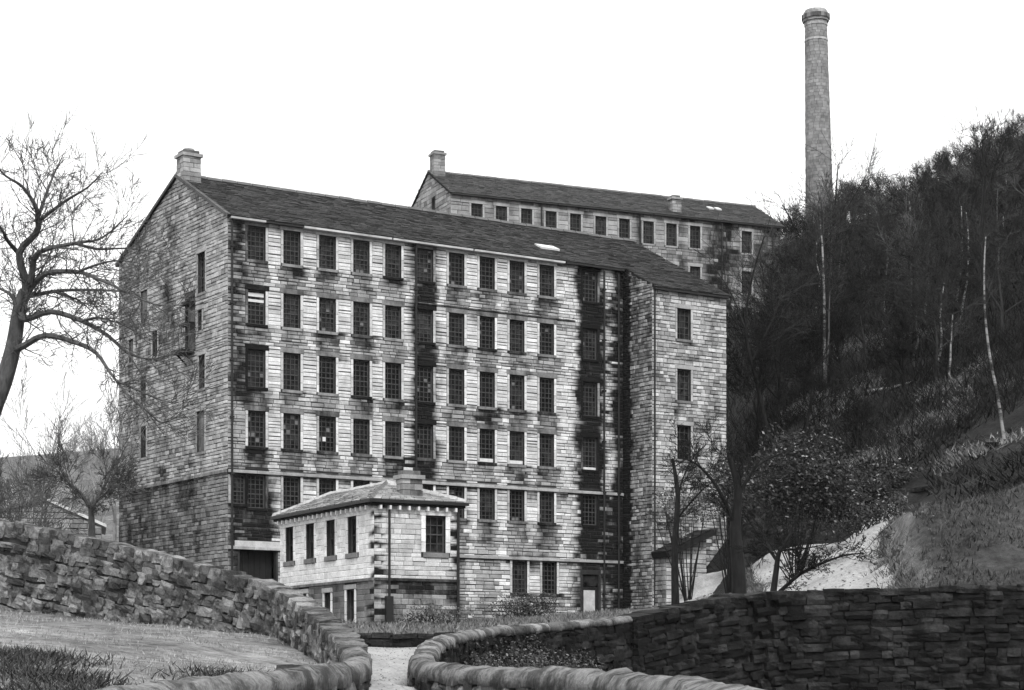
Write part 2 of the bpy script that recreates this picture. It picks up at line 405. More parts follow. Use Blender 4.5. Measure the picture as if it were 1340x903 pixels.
def window_parts(wd, ht, nxp, nyp, surround=.14, lint=.26, sill=.15, bar=.032, frame=.06, proud=.045):
    """meshes in window space: x across, z up from the sill, -y outwards, glass at y=.22"""
    d = {}
    m = MB(); fr = frame; y0, y1 = .15, .22
    m.box(0,y0,0,fr,y1,ht); m.box(wd-fr,y0,0,wd,y1,ht); m.box(fr,y0,0,wd-fr,y1,fr); m.box(fr,y0,ht-fr,wd-fr,y1,ht)
    d['frame'] = m.mesh('window_frame', M['bar'])
    m = MB(); m.box(.01,.20,.01,wd-.01,.215,ht-.01); d['glass'] = m.mesh('glass', M['glass'])
    m = MB()
    for i in range(1, nxp): x = wd * i / nxp; m.box(x-bar/2,.165,fr,x+bar/2,.198,ht-fr)
    for j in range(1, nyp):
        z = ht * j / nyp; b2 = bar * (1.7 if j == nyp // 2 else 1) / 2; m.box(fr,.160,z-b2,wd-fr,.195,z+b2)
    d['bars'] = m.mesh('glazing_bars', M['bar'])
    return d
def stone_bit(x0, z0, x1, z1, pr, back=.02, tone=.4, soot=.0):
    m = MB(); e = .012
    vs = [(x0,back,z0),(x1,back,z0),(x1,back,z1),(x0,back,z1),(x0,-pr+e,z0),(x1,-pr+e,z0),(x1,-pr+e,z1),(x0,-pr+e,z1),
          (x0+e,-pr,z0+e),(x1-e,-pr,z0+e),(x1-e,-pr,z1-e),(x0+e,-pr,z1-e)]
    m.add(vs, [(0,1,5,4),(1,2,6,5),(2,3,7,6),(3,0,4,7),(4,5,9,8),(5,6,10,9),(6,7,11,10),(7,4,8,11),(8,9,10,11)], tone, soot)
    return m
WPC = {}
def window(parent, O, u, a, z0, wd, ht, nxp=4, nyp=7, sur=.14, lint=.26, sill=.15, jt=(.42,.42), js=(0,0), lt=.36, ls=.15, st=.2, ss=.35, light=None, framemat=None, pr=.045, blind=False):
    u = Vector(u); ang = math.atan2(u.y, u.x); key = (round(wd,3), round(ht,3), nxp, nyp)
    if key not in WPC: WPC[key] = window_parts(wd, ht, nxp, nyp)
    d = WPC[key]
    o = link('window', d['frame'], parent); o.location = (O[0] + u.x*a, O[1] + u.y*a, z0); o.rotation_euler = (0, 0, ang)
    if blind:
        m = MB(); m.box(.03,.08,.03,wd-.03,.14,ht-.03,.22,.45); m.build('blocking_stone', M['stone'], o)
    else:
        link('glass', d['glass'], o); link('glazing_bars', d['bars'], o)
    if sur:
        def jamb(x0, x1, t, s_):
            z = 0; k = 0
            while z < ht - .05:
                h = min(.42 + .12 * ((k*7) % 3), ht - z)
                if ht - z - h < .15: h = ht - z
                stone_bit(x0, z + .008, x1, z + h - .008, pr, tone=t * random.uniform(.85,1.12), soot=s_).build('jamb_stone', M['stone'], o); z += h; k += 1
        jamb(-sur, 0, jt[0], js[0]); jamb(wd, wd + sur, jt[1], js[1])
    if lint: stone_bit(-sur-.06, ht+.004, wd+sur+.06, ht+lint, pr+.01, tone=lt, soot=ls).build('lintel', M['stone'], o)
    if sill: stone_bit(-sur*.6, -sill, wd+sur*.6, -.004, .08, back=.2, tone=st, soot=ss).build('sill', M['stone'], o)
    if light:
        for (x0, q0, x1, q1) in light:
            m = MB(); m.box(x0*wd, .12, q0*ht, x1*wd, .155, q1*ht); m.build('white_panel', M['white'], o)
    return o
def roof_slope(parent, eL, eR, rL, rR, row=.27, tone=(.07,.14), wmin=.25, wmax=.6, seed=3, name='roof', thick=.12, single=False):
    """stone slates laid in courses between an eaves edge and a ridge edge"""
    rnd = random.Random(seed); eL, eR, rL, rR = map(Vector, (eL, eR, rL, rR))
    nrm = (eR - eL).cross(rL - eL if (rL-eL).length > .01 else rR - eL).normalized()
    if nrm.z < 0: nrm = -nrm
    b = MB(); dn = nrm * -thick
    vs = [eL, eR, rR, rL]; b.add([tuple(v - nrm*.01) for v in vs] + [tuple(v + dn) for v in vs],
          [(0,1,2,3),(7,6,5,4),(0,4,5,1),(1,5,6,2),(2,6,7,3),(3,7,4,0)])
    base = b.build(name, M['darktimber'], parent)
    sl = MB(); H = ((rL + rR)/2 - (eL + eR)/2).length; nr = max(3, int(H / row)); 
    for r in range(nr):
        f0 = r / nr; f1 = min(1, (r + 1.12) / nr)
        a0, b0 = eL.lerp(rL, f0), eR.lerp(rR, f0); a1, b1 = eL.lerp(rL, f1), eR.lerp(rR, f1)
        Lr = (b0 - a0).length; x = 0; wv = rnd.uniform(-.006, .006)
        if Lr < .1: continue
        while x < Lr - .02:
            ww = rnd.uniform(wmin, wmax); x2 = min(Lr, x + ww)
            if Lr - x2 < .12: x2 = Lr
            q0, q1 = x / Lr, x2 / Lr; gp = .012 / Lr; q0g = q0 + gp; q1g = max(q0g+.001, q1 - gp)
            lift = nrm * (.05 + rnd.uniform(-.012, .022) + wv); low = nrm * .008; dr = (a0 - a1).normalized() * rnd.uniform(-.02, .02)
            p = [a0.lerp(b0,q0g)+lift+dr, a0.lerp(b0,q1g)+lift+dr, a1.lerp(b1,min(q1g,1))+low*2, a1.lerp(b1,q0g)+low*2, a0.lerp(b0,q0g)+dr, a0.lerp(b0,q1g)+dr]
            sl.add([tuple(v) for v in p], [(0,1,2,3),(4,5,1,0)], rnd.uniform(*tone))
            x = x2
    sl.build('slates', M['slate'], base, kind='stuff')
    return base
def ridge_tiles(parent, a, b, r=.13, tone=.16, step=.6, mat=None, single=True, name='ridge_tile'):
    a, b = Vector(a), Vector(b); n_ = max(1, round((b-a).length/step)); mesh = None; d = (b-a)/n_
    for i in range(n_):
        m = MB(); p, q = Vector((0,0,0)) + d*.02, d*.97
        side = d.cross(Vector((0,0,1))).normalized() * r; up = Vector((0,0,r*.75)); dn = Vector((0,0,-r*.45))
        if mesh is None:
            m.add([tuple(p-side+dn), tuple(p+up), tuple(p+side+dn), tuple(q-side+dn), tuple(q+up), tuple(q+side+dn)],
                  [(0,1,4,3),(1,2,5,4),(0,2,1),(3,4,5),(0,3,5,2)], tone)
            mesh = m.mesh(name, mat or M['slate'])
        o = link(name, mesh, parent); o.location = a + d*i + Vector((0,0,random.uniform(-.012,.012)))

def stack(parent, cx, cy, z0, z1, wx, wy, name='chimney_stack', tone=.3, pots=0, course=.24, capw=.09, seed=5, soot=.25):
    """a square stone chimney stack of separate blocks with a projecting cap"""
    rnd = random.Random(seed); b = MB(); b.box(cx-wx/2+.03, cy-wy/2+.03, z0, cx+wx/2-.03, cy+wy/2-.03, z1-.05)
    o = b.build(name, M['mortar'], parent); z = z0; k = 0
    while z < z1 - .1:
        h = min(course, z1 - z); cut = .38 if k % 2 else .6
        ts = lambda: tone * rnd.uniform(.6, 1.3)
        for (x0,x1,y0,y1) in ((cx-wx/2,cx-wx/2+wx*cut-.01,cy-wy/2,cy+wy*(0 if k%2 else -.1)-.01),(cx-wx/2+wx*cut+.01,cx+wx/2,cy-wy/2,cy+wy*(0 if k%2 else -.1)-.01),
                              (cx-wx/2,cx-wx/2+wx*(1-cut)-.01,cy+wy*(0 if k%2 else -.1)+.01,cy+wy/2),(cx-wx/2+wx*(1-cut)+.01,cx+wx/2,cy+wy*(0 if k%2 else -.1)+.01,cy+wy/2)):
            m = MB(); j = rnd.uniform(-.012,.012); m.box(x0-j, y0-j, z+.012, x1+j, y1+j, z+h-.012, ts(), soot*rnd.uniform(.3,1.8)); m.build('stone', M['stone'], o)
        z += h; k += 1
    m = MB(); m.box(cx-wx/2-capw, cy-wy/2-capw, z1, cx+wx/2+capw, cy+wy/2+capw, z1+.16, tone*1.1, .3); m.build('cap_stone', M['stone'], o)
    m = MB(); m.box(cx-wx/2+.06, cy-wy/2+.06, z1+.162, cx+wx/2-.06, cy+wy/2-.06, z1+.34, tone*.7, .5); m.build('cap_stone', M['stone'], o)
    return o

# ------------------------------------------------------------ the big mill
mill = thing('stone_mill', 'large six storey soot-streaked stone mill with rows of windows, nearest and tallest building', 'mill', (MILL_A.x, MILL_A.y, 0), MILL_RZ)
def tx(x, org=(-14.45, 102.0), u=(.8387, .5446)):
    k = (x - 670) / F; return (k * org[1] - org[0]) / (u[0] - k * u[1])
FL = 24.85; WL = 5.35; EZ = 23.45; RZ_ = 26.7; RY = 6.3; GWD = 14.5
cols = [336, 382, 428.5, 473, 514.5, 556.5, 597.5, 637.5, 676.5, 715.5, 772.5]
rows = [(21.33, 1.74), (18.05, 1.74), (14.82, 1.92), (11.76, 1.84), (8.62, 1.72)]
wins = []
for r, (z0, h) in enumerate(rows):
    for c, x in enumerate(cols):
        wins.append((tx(x) - .5, z0, 1.0, h, r, c))
wins.append((tx(680) - .5, 4.62, 1.0, 1.82, 5, 8)); wins.append((tx(719) - .5, 4.62, 1.0, 1.82, 5, 9))
wins.append((tx(312) - .42, 8.8, .84, 1.5, 4, -1))
holes = [(a, a+w_, z, z+h) for a, z, w_, h, r, c in wins]
blk = [(a-.14, a+w_+.14, z-.15, z+h+.26) for a, z, w_, h, r, c in wins]
doorA = (tx(773) - .55, 3.2, 1.1, 2.6); door_hole = (doorA[0], doorA[0]+1.1, 3.2, 5.8)
cart = (tx(337) - 1.0, tx(337) + 1.05, 3.0, 6.6)
holes += [door_hole, cart]; blk += [(door_hole[0]-.16, door_hole[1]+.16, 3.2, 6.06), (cart[0]-.1, cart[1]+.1, 3.0, 6.95)]
STR = [10.45, 6.55]
bands = [(tx(301), tx(321), .95, 14, 24, .5), (tx(541), tx(568), 1.25, 10.4, 24, .8), (tx(756), tx(787), 1.3, 7.0, 24, .9), (tx(801), tx(819), 1.15, 3, 24, 1.0),
         (tx(301), tx(360), .9, 3, 10.4, .9), (tx(752), tx(818), .95, 3, 10.4, .9), (tx(600), tx(612), .6, 3, 10.4, .6)]
def front_soot(a, z):
    s = -0.05
    for b0, b1, k, zl, zh, ko in bands:
        if z < zl or z > zh: continue
        wob = noise.noise(Vector((z * .55, b0, 1))) * .34 + noise.noise(Vector((z * 2.2, b0, 7))) * .2
        d = min(a - b0 - wob, b1 + wob - a)
        if d > -.5: s = max(s, (k - .06 + .4 * noise.noise(Vector((a * 1.4, z * .35, 21)))) * min(1, max(0, (d + .4) / .7)) * (1 if z > 14 or ko > .7 else .72))
    for wa, wz, ww, wh, r, c in wins:
        if wa - .3 < a < wa + ww + .3:
            if wz - 1.5 < z < wz:                      # run-off below the sills
                k = 1 - (wz - z) / 1.5; s = max(s, (.36 + .36 * k * k) * (1 if wa - .15 < a < wa + ww + .2 else .35) * (.7 + .6 * ((r*5+c*3) % 4) / 3) + .25 * noise.noise(Vector((a*1.3, z*1.1, 3))))
            if wz + wh < z < wz + wh + .45: s = max(s, .34)
        elif wa - .55 < a < wa + ww + .55 and wz - .6 < z < wz: s = max(s, .2 + .3 * noise.noise(Vector((a, z, 6))))
    for q in STR:
        if q - .75 < z < q: s = max(s, .75 - (q - z) * .75)
    if 19.5 < z < 20.1 and a > tx(545): s = max(s, .3)
    if z > 23.15: s = max(s, .45)
    s += .34 * max(0, noise.noise(Vector((a * .5, z * .25, 5)))) + .22 * max(0, noise.noise(Vector((a * 2.4, z * .5, 15))))
    if z < 4.3: s = max(s, .45)
    return s + .16 * noise.noise(Vector((a * .25, z * 5.5, 30)))
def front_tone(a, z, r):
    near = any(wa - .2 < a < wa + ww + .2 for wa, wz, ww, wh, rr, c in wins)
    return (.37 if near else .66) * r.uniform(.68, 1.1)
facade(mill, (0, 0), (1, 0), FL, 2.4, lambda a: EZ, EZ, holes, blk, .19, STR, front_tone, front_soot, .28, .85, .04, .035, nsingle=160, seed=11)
for a, z, ww, h, r, c in wins:
    s0 = front_soot(a - .2, z + h*.5); s1 = front_soot(a + ww + .2, z + h*.5); ex = None
    if (r, c) == (1, 0): ex = [(.05, .82, .95, .93), (.05, .66, .95, .74)]
    if (r, c) == (3, 2): ex = [(.28, .30, .46, .42)]
    if (r, c) in ((3, 8), (3, 7)): ex = [(.04, .03, .96, .13)]
    if (r, c) == (1, 4): ex = [(.0, -.09, 1.1, .02)]
    if (r, c) == (3, 10): ex = [(.04, .0, .96, .08)]
    window(mill, (0, 0), (1, 0), a, z, ww, h, 4, 7, jt=(.42 + .2*random.random(), .5 + .2*random.random()), js=(s0 * 1.1 + .12, s1), lt=.4 if r == 0 and s0 < .6 else .3, ls=(.1 if r == 0 else .5) + max(s0, s1)*.7, st=.3, ss=random.choice((.3,.45,.6,.8,.9)) + max(s0, s1)*.5, light=ex, pr=.03)
M['panelight'] = simple('painted_glint_pane', .13, .4, .4, var=.5)  # pale panes: window glints put into the colour
pr_ = random.Random(44)
for w_ob in [o for o in mill.children if o.name.startswith('window')]:
    if pr_.random() < .35:
        for _ in range(pr_.randint(1, 4)):
            i_, j_ = pr_.randint(0, 3), pr_.randint(0, 6); m = MB(); m.box(i_*.25+.03, .188, j_*.26+.03, i_*.25+.22, .199, j_*.26+.23)
            m.build('pane', M['panelight'], w_ob)
# door at the foot, cart opening
m = MB(); m.box(door_hole[0], .12, 3.2, door_hole[1], .2, 5.1); dd = m.build('door', M['darktimber'], mill)
m = MB(); m.box(door_hole[0]+.12, .08, 3.3, door_hole[1]-.2, .115, 4.9); m.build('pale_board', simple('limewashed_board', .45, var=.3), dd)
m = MB(); m.box(door_hole[0], .1, 5.15, door_hole[1], .2, 5.8); m.build('fanlight', M['glass'], dd)
m = MB(); m.box(cart[0], .5, 3.0, cart[1], .6, 6.6); o = m.build('cart_door', M['darktimber'], mill)
for k in range(6):
    m = MB(); x = cart[0] + .03 + k * (cart[1]-cart[0]-.06) / 6; m.box(x+.01, .46, 3.0, x + (cart[1]-cart[0]-.06)/6 - .01, .5 - .002, 6.55); m.build('plank', M['darktimber'], o)
stone_bit(cart[0]-.3, 6.62, cart[1]+.3, 6.92, .06, tone=.45).build('lintel', M['stone'], mill)
# string courses as runs of separate slabs
def string_course(parent, O, u, L, z, a0=0, h=.16, pr=.13, tone=.36, sf=None, name='string_course', step=1.5):
    a = a0; uu = Vector(u); ang = math.atan2(uu.y, uu.x)
    while a < L - .1:
        b = min(L, a + step * random.uniform(.8, 1.25))
        if L - b < .4: b = L
        m = stone_bit(.006, -h/2, b-a-.006, h/2, pr, back=.0, tone=tone*random.uniform(.75, 1.15), soot=sf((a+b)/2) if sf else .25)
        o = m.build(name, M['stone'], parent); o.location = (O[0]+uu.x*a, O[1]+uu.y*a, z); o.rotation_euler = (0,0,ang); a = b
for q in STR: string_course(mill, (0,0), (1,0), FL, q, sf=lambda a: .15)
string_course(mill, (0,0), (1,0), tx(752), 20.12, a0=tx(545), h=.07, pr=.09, sf=lambda a: .7)
# gable end
GU = (0, -1); GO = (0, GWD)
def gtop(a):
    y = GWD - a
    return EZ + (RZ_ - EZ) * (y / RY if y < RY else (GWD - y) / (GWD - RY)) - .05
def gy(x):           # picture column -> distance along the gable from its far (left) end
    k = (x - 670) / F; s = (-14.45 - k * 102.0) / (.5446 + k * .8387); return GWD - s
gw = [(264, 20.0, 2.1, .95, 0), (264.5, 15.0, 1.75, .8, 0), (263, 11.7, 2.15, 1.0, 2), (262, 18.05, 1.1, .55, 0), (189, 19.6, 1.75, 1.0, 2), (188, 15.1, 1.5, .8, 0), (188, 12.1, 1.75, .8, 0), (203, 17.5, 1.4, .75, 0), (172, 17.6, 1.3, .7, 2)]
gh = []; gb = []
for x, z0, h, ww, bl in gw:
    a = gy(x) - ww/2; gh.append((a, a+ww, z0, z0+h)); gb.append((a-.12, a+ww+.12, z0-.14, z0+h+.22))
ga = gy(249) - .55; gh.append((ga, ga+1.1, 17.2, 20.0)); gb.append((ga-.14, ga+1.24, 17.06, 20.3))
def gable_soot(a, z):
    s = .32 + .3 * noise.noise(Vector((a*.35, z*.3, 2))) + .26 * noise.noise(Vector((a*1.1, z*.8, 8)))
    if a < 7: s += .1
    if a > GWD - 2.6: s -= .2
    if z < 10.4: s += .2
    if z > 23: s += .05
    if a > GWD - .25: s = min(s, 0)
    return max(0, s)
facade(mill, GO, GU, GWD, 2.6, gtop, RZ_, gh, gb, .2, (10.45,), lambda a, z, r: (.42 if z > 10.4 else .25) * r.uniform(.6, 1.2), gable_soot, .25, .7, .032, .035, nsingle=60, seed=12)
for (x, z0, h, ww, bl) in gw:
    window(mill, GO, GU, gy(x) - ww/2, z0, ww, h, 3, 5, .12, .22, .14, jt=(.32,.36), js=(.3,.2), st=.3, blind=bl == 2)
# loading doors with platform in the gable
m = MB(); m.box(0,.1,0,1.1,.16,2.8,.12); o = m.build('loading_door', M['timber'], mill); o.location = (0, GWD-ga, 17.2); o.rotation_euler = (0,0,-math.pi/2)
for (z, w0, dp) in ((-.25,1.25,.75), (1.25,.8,.35), (2.35,.75,.35)):
    m = MB(); m.box(.55-w0/2, -dp, z, .55+w0/2, .1, z+.2); m.build('platform_beam', M['darktimber'], o)
for sx in (.1, 1.0):
    m = MB(); m.tube([(sx,-.6,-.2),(sx,0,-.75)], .05, 5, cap=True); m.build('bracket', M['iron'], o)
m = MB(); m.box(1.02,-.3,.85,1.12,.05,1.3); m.build('hoist_bracket', M['iron'], o)
string_course(mill, GO, GU, GWD, 10.45, sf=lambda a: .55)
# wing at the right end: return wall, front, far gable and back
PR = 2.78; WZ = EZ - (RZ_-EZ)/RY*PR
def ret_top(a): return EZ - (EZ - WZ) * (a / PR) - .06
facade(mill, (FL, 0), (0, -1), PR, 3.0, ret_top, EZ, [], [], .2, (), lambda a, z, r: .36 * r.uniform(.4, 1.25),
       lambda a, z: .5 + .4*noise.noise(Vector((a, z*.3, 4))) + (.8 if a < .75 else 0) - (.1 if a > 1.7 else 0), .2, .5, .04, .05, nsingle=20, seed=13)  # soot deepened to put the return wall's shade into the colour
wwin = [(895, 19.2, 1.75), (895, 15.7, 1.8), (895, 12.35, 1.95)]
def wx(x): return tx(x, (-14.45+.8387*FL+.5446*PR, 102+.5446*FL-.8387*PR))
wh = []; wb = []
for x, z0, h in wwin: wh.append((wx(x)-.5, wx(x)+.5, z0, z0+h)); wb.append((wx(x)-.62, wx(x)+.62, z0-.15, z0+h+.24))
facade(mill, (FL, -PR), (1, 0), WL, 3.3, lambda a: WZ - .03, WZ, wh, wb, .215, (), lambda a, z, r: .49 * r.uniform(.5, 1.22),
       lambda a, z: .2 + .5*noise.noise(Vector((a*.8, z*.5, 9))) + (.3 if 1.55 < a < 2.9 and any(q[1]-1.4 < z < q[1] for q in wwin) else 0) + (.25 if z < 10.5 else 0), .24, .6, .035, .05, nsingle=50, seed=14)
for x, z0, h in wwin: window(mill, (FL, -PR), (1, 0), wx(x)-.5, z0, 1.0, h, 3, 5, .12, .24, .15, jt=(.4,.45), js=(.2,.1))
def plain(parent, pts, name='wall'):
    b = MB(); b.add([tuple(p) for p in pts], [tuple(range(len(pts)))], .25, .2); return b.build(name, M['stone'], parent)
XR = FL + WL
plain(mill, [(XR,-PR,3),(XR,GWD,3),(XR,GWD,EZ),(XR,RY,RZ_-.05),(XR,-PR,WZ-.05)]); plain(mill, [(XR,GWD,2.5),(0,GWD,2.5),(0,GWD,EZ),(XR,GWD,EZ)])
# roofs
sl = (RZ_-EZ)/RY; ov = .28
roof_slope(mill, (-.12,-ov,EZ-sl*ov+.08), (FL,-ov,EZ-sl*ov+.08), (-.12,RY,RZ_+.08), (FL,RY,RZ_+.08), seed=21, tone=(.022,.05))
roof_slope(mill, (FL,-PR-ov,WZ-sl*ov+.08), (XR+.15,-PR-ov,WZ-sl*ov+.08), (FL,RY,RZ_+.08), (XR+.15,RY,RZ_+.08), seed=22, tone=(.018,.042))
sb = (RZ_-EZ)/(GWD-RY)
roof_slope(mill, (XR+.15,GWD+ov,EZ-sb*ov+.08), (-.12,GWD+ov,EZ-sb*ov+.08), (XR+.15,RY,RZ_+.08), (-.12,RY,RZ_+.08), seed=23, row=.5, wmax=1.2)
ridge_tiles(mill, (-.12,RY,RZ_+.14), (XR+.15,RY,RZ_+.14), .14, .11, .9)
# verge stones on the left gable, gutter, pipes, skylight, chimney
m = MB(); m.box(-.2, 0, 0, .02, 1, .1)
m = MB(); m.add([(-.16,-.2,EZ-.14),(-.16,RY,RZ_-.02),(.05,RY,RZ_-.02),(.05,-.2,EZ-.14),(-.16,-.2,EZ+.04),(-.16,RY,RZ_+.14),(.05,RY,RZ_+.14),(.05,-.2,EZ+.04)],
                [(0,1,5,4),(4,5,6,7),(3,7,6,2),(0,4,7,3),(0,3,2,1)], .12, .4); m.build('verge_board', M['stone'], mill)
m = MB(); m.add([(-.16,GWD+.2,EZ-.14),(-.16,RY+.004,RZ_-.02),(.05,RY+.004,RZ_-.02),(.05,GWD+.2,EZ-.14),(-.16,GWD+.2,EZ+.04),(-.16,RY+.004,RZ_+.14),(.05,RY+.004,RZ_+.14),(.05,GWD+.2,EZ+.04)],
                [(4,5,1,0),(7,6,5,4),(2,6,7,3),(3,7,4,0),(1,2,3,0)], .12, .4); m.build('verge_board', M['stone'], mill)
gut = [(0.05, 2.0, .3), (4.2, 9.4, 1), (9.5, 14.5, 1), (14.6, 20.6, 1), (20.7, 24.7, .2)]
for a, b, k in gut:
    m = MB(); m.box(a, -.34, EZ-.20, b, -.06, EZ-.10); m.build('gutter', M['gutter'] if k > .25 else M['iron'], mill)
m = MB(); m.box(2.0, -.3, EZ-.19, 4.2, -.06, EZ-.11); m.build('gutter', M['iron'], mill)
m = MB(); m.box(FL+.02, -PR-.3, WZ-.2, XR, -PR-.05, WZ-.1); m.build('gutter', M['iron'], mill)
def pipe(a, z0, z1, y=-.14, r=.06):
    m = MB(); m.tube([(a,y,z0),(a,y,z1)], r, 8, cap=True); p = m.build('downpipe', M['iron'], mill)
    for z in np.arange(z0+1.5, z1, 2.9):
        m = MB(); m.box(a-.1, y-.08, z-.05, a+.1, y+.1, z+.05); m.build('pipe_bracket', M['iron'], p)
pipe(.18, 3, EZ-.2); pipe(tx(543), 10.6, EZ-.2); pipe(tx(789), 3.2, EZ-.3); pipe(tx(808), 3.2, EZ-.3)
m = MB(); m.tube([(FL+.12,-PR-.1,4),(FL+.12,-PR-.1,WZ-.2)], .055, 8, cap=True); m.build('downpipe', M['iron'], mill)
def skylight(parent, x, y, slope, zed, w1=1.0, l1=.7, open_=.25):
    m = MB(); c = math.cos(slope); s_ = math.sin(slope)
    vs = [(x,y,zed),(x+w1,y,zed),(x+w1,y+l1*c,zed+l1*s_),(x,y+l1*c,zed+l1*s_)]
    vs = vs + [(q[0],q[1]-.03,q[2]+(open_ if k < 2 else .06)) for k, q in enumerate(vs)]
    m.add(vs, [(4,5,6,7),(0,1,5,4),(1,2,6,5),(3,0,4,7)]); m.build('skylight', M['white'], parent)
ang = math.atan(sl); yy = 1.5; skylight(mill, tx(728), yy, ang, EZ + sl*yy + .12, 1.25, .8, .12)
mc = stack(mill, .42, RY-.5, RZ_-.6, RZ_+.95, 1.0, .95, tone=.34)
m = MB(); m.tube([(.42,RY-.5,RZ_+1.29),(.42,RY-.5,RZ_+1.42)], .3, 8, cap=True, tone=.25); m.build('chimney_pot', M['stone'], mc)
# lean-to at the foot of the wing
lt = thing('lean_to', 'small stone lean-to with dark sloping roof at the foot of the mill wing', 'outbuilding', (MILL_A.x, MILL_A.y, 0), MILL_RZ)
lx0, lx1, ly = FL + .15, FL + 3.0, -PR - 1.1
facade(lt, (lx0, ly), (1, 0), lx1-lx0, 3.0, lambda a: 6.8 + a*.45, 8.1, [], [], .24, (), lambda a, z, r: .5*r.uniform(.7,1.15), lambda a, z: .1+.4*max(0,noise.noise(Vector((a,z,1)))), .3, .8, .035, .05, nsingle=60, seed=31)
facade(lt, (lx0, -PR-.01), (0, -1), 1.09, 3.0, lambda a: 6.8, 6.8, [], [], .24, (), lambda a, z, r: .4*r.uniform(.6,1.15), lambda a, z: .5, .3, .7, .035, .05, nsingle=20, seed=32)
plain(lt, [(lx1,ly,3),(lx1,-PR,3),(lx1,-PR,8.08),(lx1,ly,8.08)])
roof_slope(lt, (lx0-.25,-PR-.02,6.95), (lx0-.25,ly-.5,6.95), (lx1+.15,-PR-.02,8.35), (lx1+.15,ly-.5,8.35), tone=(.012,.03), seed=33, thick=.35)

# ------------------------------------------------------------ the upper mill behind
B2 = (-4.75, 155.0); a2 = math.radians(90-66.3); u2 = (math.cos(a2), math.sin(a2))
m2 = thing('upper_mill', 'long stone mill standing higher up behind the big mill, only its top floors seen', 'mill', (B2[0], B2[1], 0), a2)
E2, R2, RY2, G2, L2 = 37.4, 39.95, 4.6, 9.2, 29.6
def t2(x): return tx(x, B2, u2)
c2 = [624, 656, 689, 721, 753, 786, 817, 848.5, 878.5, 909.5, 977]
w2 = []
for r, (z0, h) in enumerate([(34.9, 1.8), (31.6, 1.8), (28.6, 1.8)]):
    for c, x in enumerate(c2):
        if r and x < 800: continue
        w2.append((t2(x)-.48, z0, .96, h, r, c))
bn2 = [(t2(704), t2(712)), (t2(833), t2(841)), (t2(930), t2(955)), (t2(1000), t2(1020))]
def soot2(a, z):
    s = .22 + .4*noise.noise(Vector((a*.5, z*.4, 12)))
    for b0, b1 in bn2:
        if b0 - .2 < a < b1 + .2: s = max(s, .62 + .4*noise.noise(Vector((a*1.5, z*.6, 14))))
    if z > E2 - .45: s = max(s, .35)
    if a > t2(880): s += .22
    return s
facade(m2, (0,0), (1,0), L2, 26, lambda a: E2, E2, [(a,a+w_,z,z+h) for a,z,w_,h,r,c in w2], [(a-.16,a+w_+.16,z-.15,z+h+.28) for a,z,w_,h,r,c in w2], .3, (), lambda a,z,r: .32*r.uniform(.6,1.2), soot2, .4, 1.1, .04, .03, nsingle=60, seed=41)
for a, z, ww, h, r, c in w2: window(m2, (0,0), (1,0), a, z, ww, h, 3, 5, .16, .28, .15, jt=(.34,.38), js=(.2,.2), lt=.34, ls=.25, st=.3, ss=.25)
def g2top(a):
    y = G2 - a; return E2 + (R2-E2)*(y/RY2 if y < RY2 else (G2-y)/(G2-RY2)) - .05
facade(m2, (0,G2), (0,-1), G2, 26, g2top, R2, [(5.3,5.9,36.6,37.7)], [(5.2,6.0,36.5,37.8)], .3, (), lambda a,z,r: .32*r.uniform(.6,1.2), lambda a,z: .2+.35*max(0,noise.noise(Vector((a,z,3)))), .4, 1.0, .04, .03, nsingle=20, seed=42)
window(m2, (0,G2), (0,-1), 5.3, 36.6, .6, 1.1, 2, 3, 0, 0, 0)
plain(m2, [(L2,0,26),(L2,G2,26),(L2,G2,E2),(L2,RY2,R2-.05),(L2,0,E2)]); plain(m2, [(L2,G2,26),(0,G2,26),(0,G2,E2),(L2,G2,E2)])
s2 = (R2-E2)/RY2
roof_slope(m2, (-.12,-.25,E2-.06), (L2+.3,-.25,E2-.06), (-.12,RY2,R2+.08), (L2+.3,RY2,R2+.08), seed=43, tone=(.028,.06), row=.3)
roof_slope(m2, (L2+.3,G2+.25,E2-.06), (-.12,G2+.25,E2-.06), (L2+.3,RY2,R2+.08), (-.12,RY2,R2+.08), seed=44, row=.6, wmax=1.4)
ridge_tiles(m2, (-.12,RY2,R2+.13), (L2+.3,RY2,R2+.13), .14, .11, 1.0)
for a, b in ((0, 9), (9.1, 17.5), (17.6, 29.6)):
    m = MB(); m.box(a, -.32, E2-.2, b, -.05, E2-.1); m.build('gutter', M['iron'], m2)
for x in (708, 837, 944, 1010):
    m = MB(); m.tube([(t2(x),-.12,27),(t2(x),-.12,E2-.2)], .06, 8, cap=True); m.build('downpipe', M['iron'], m2)
stack(m2, .5, RY2-.6, R2-.8, R2+1.25, .95, .95, tone=.26)
stack(m2, t2(890), .9, E2-.1, E2+1.5, .8, .7, tone=.3, seed=8)
for x in (947, 957): skylight(m2, t2(x), 2.4, math.atan(s2), E2+s2*2.4+.12, .45, .6, .1)

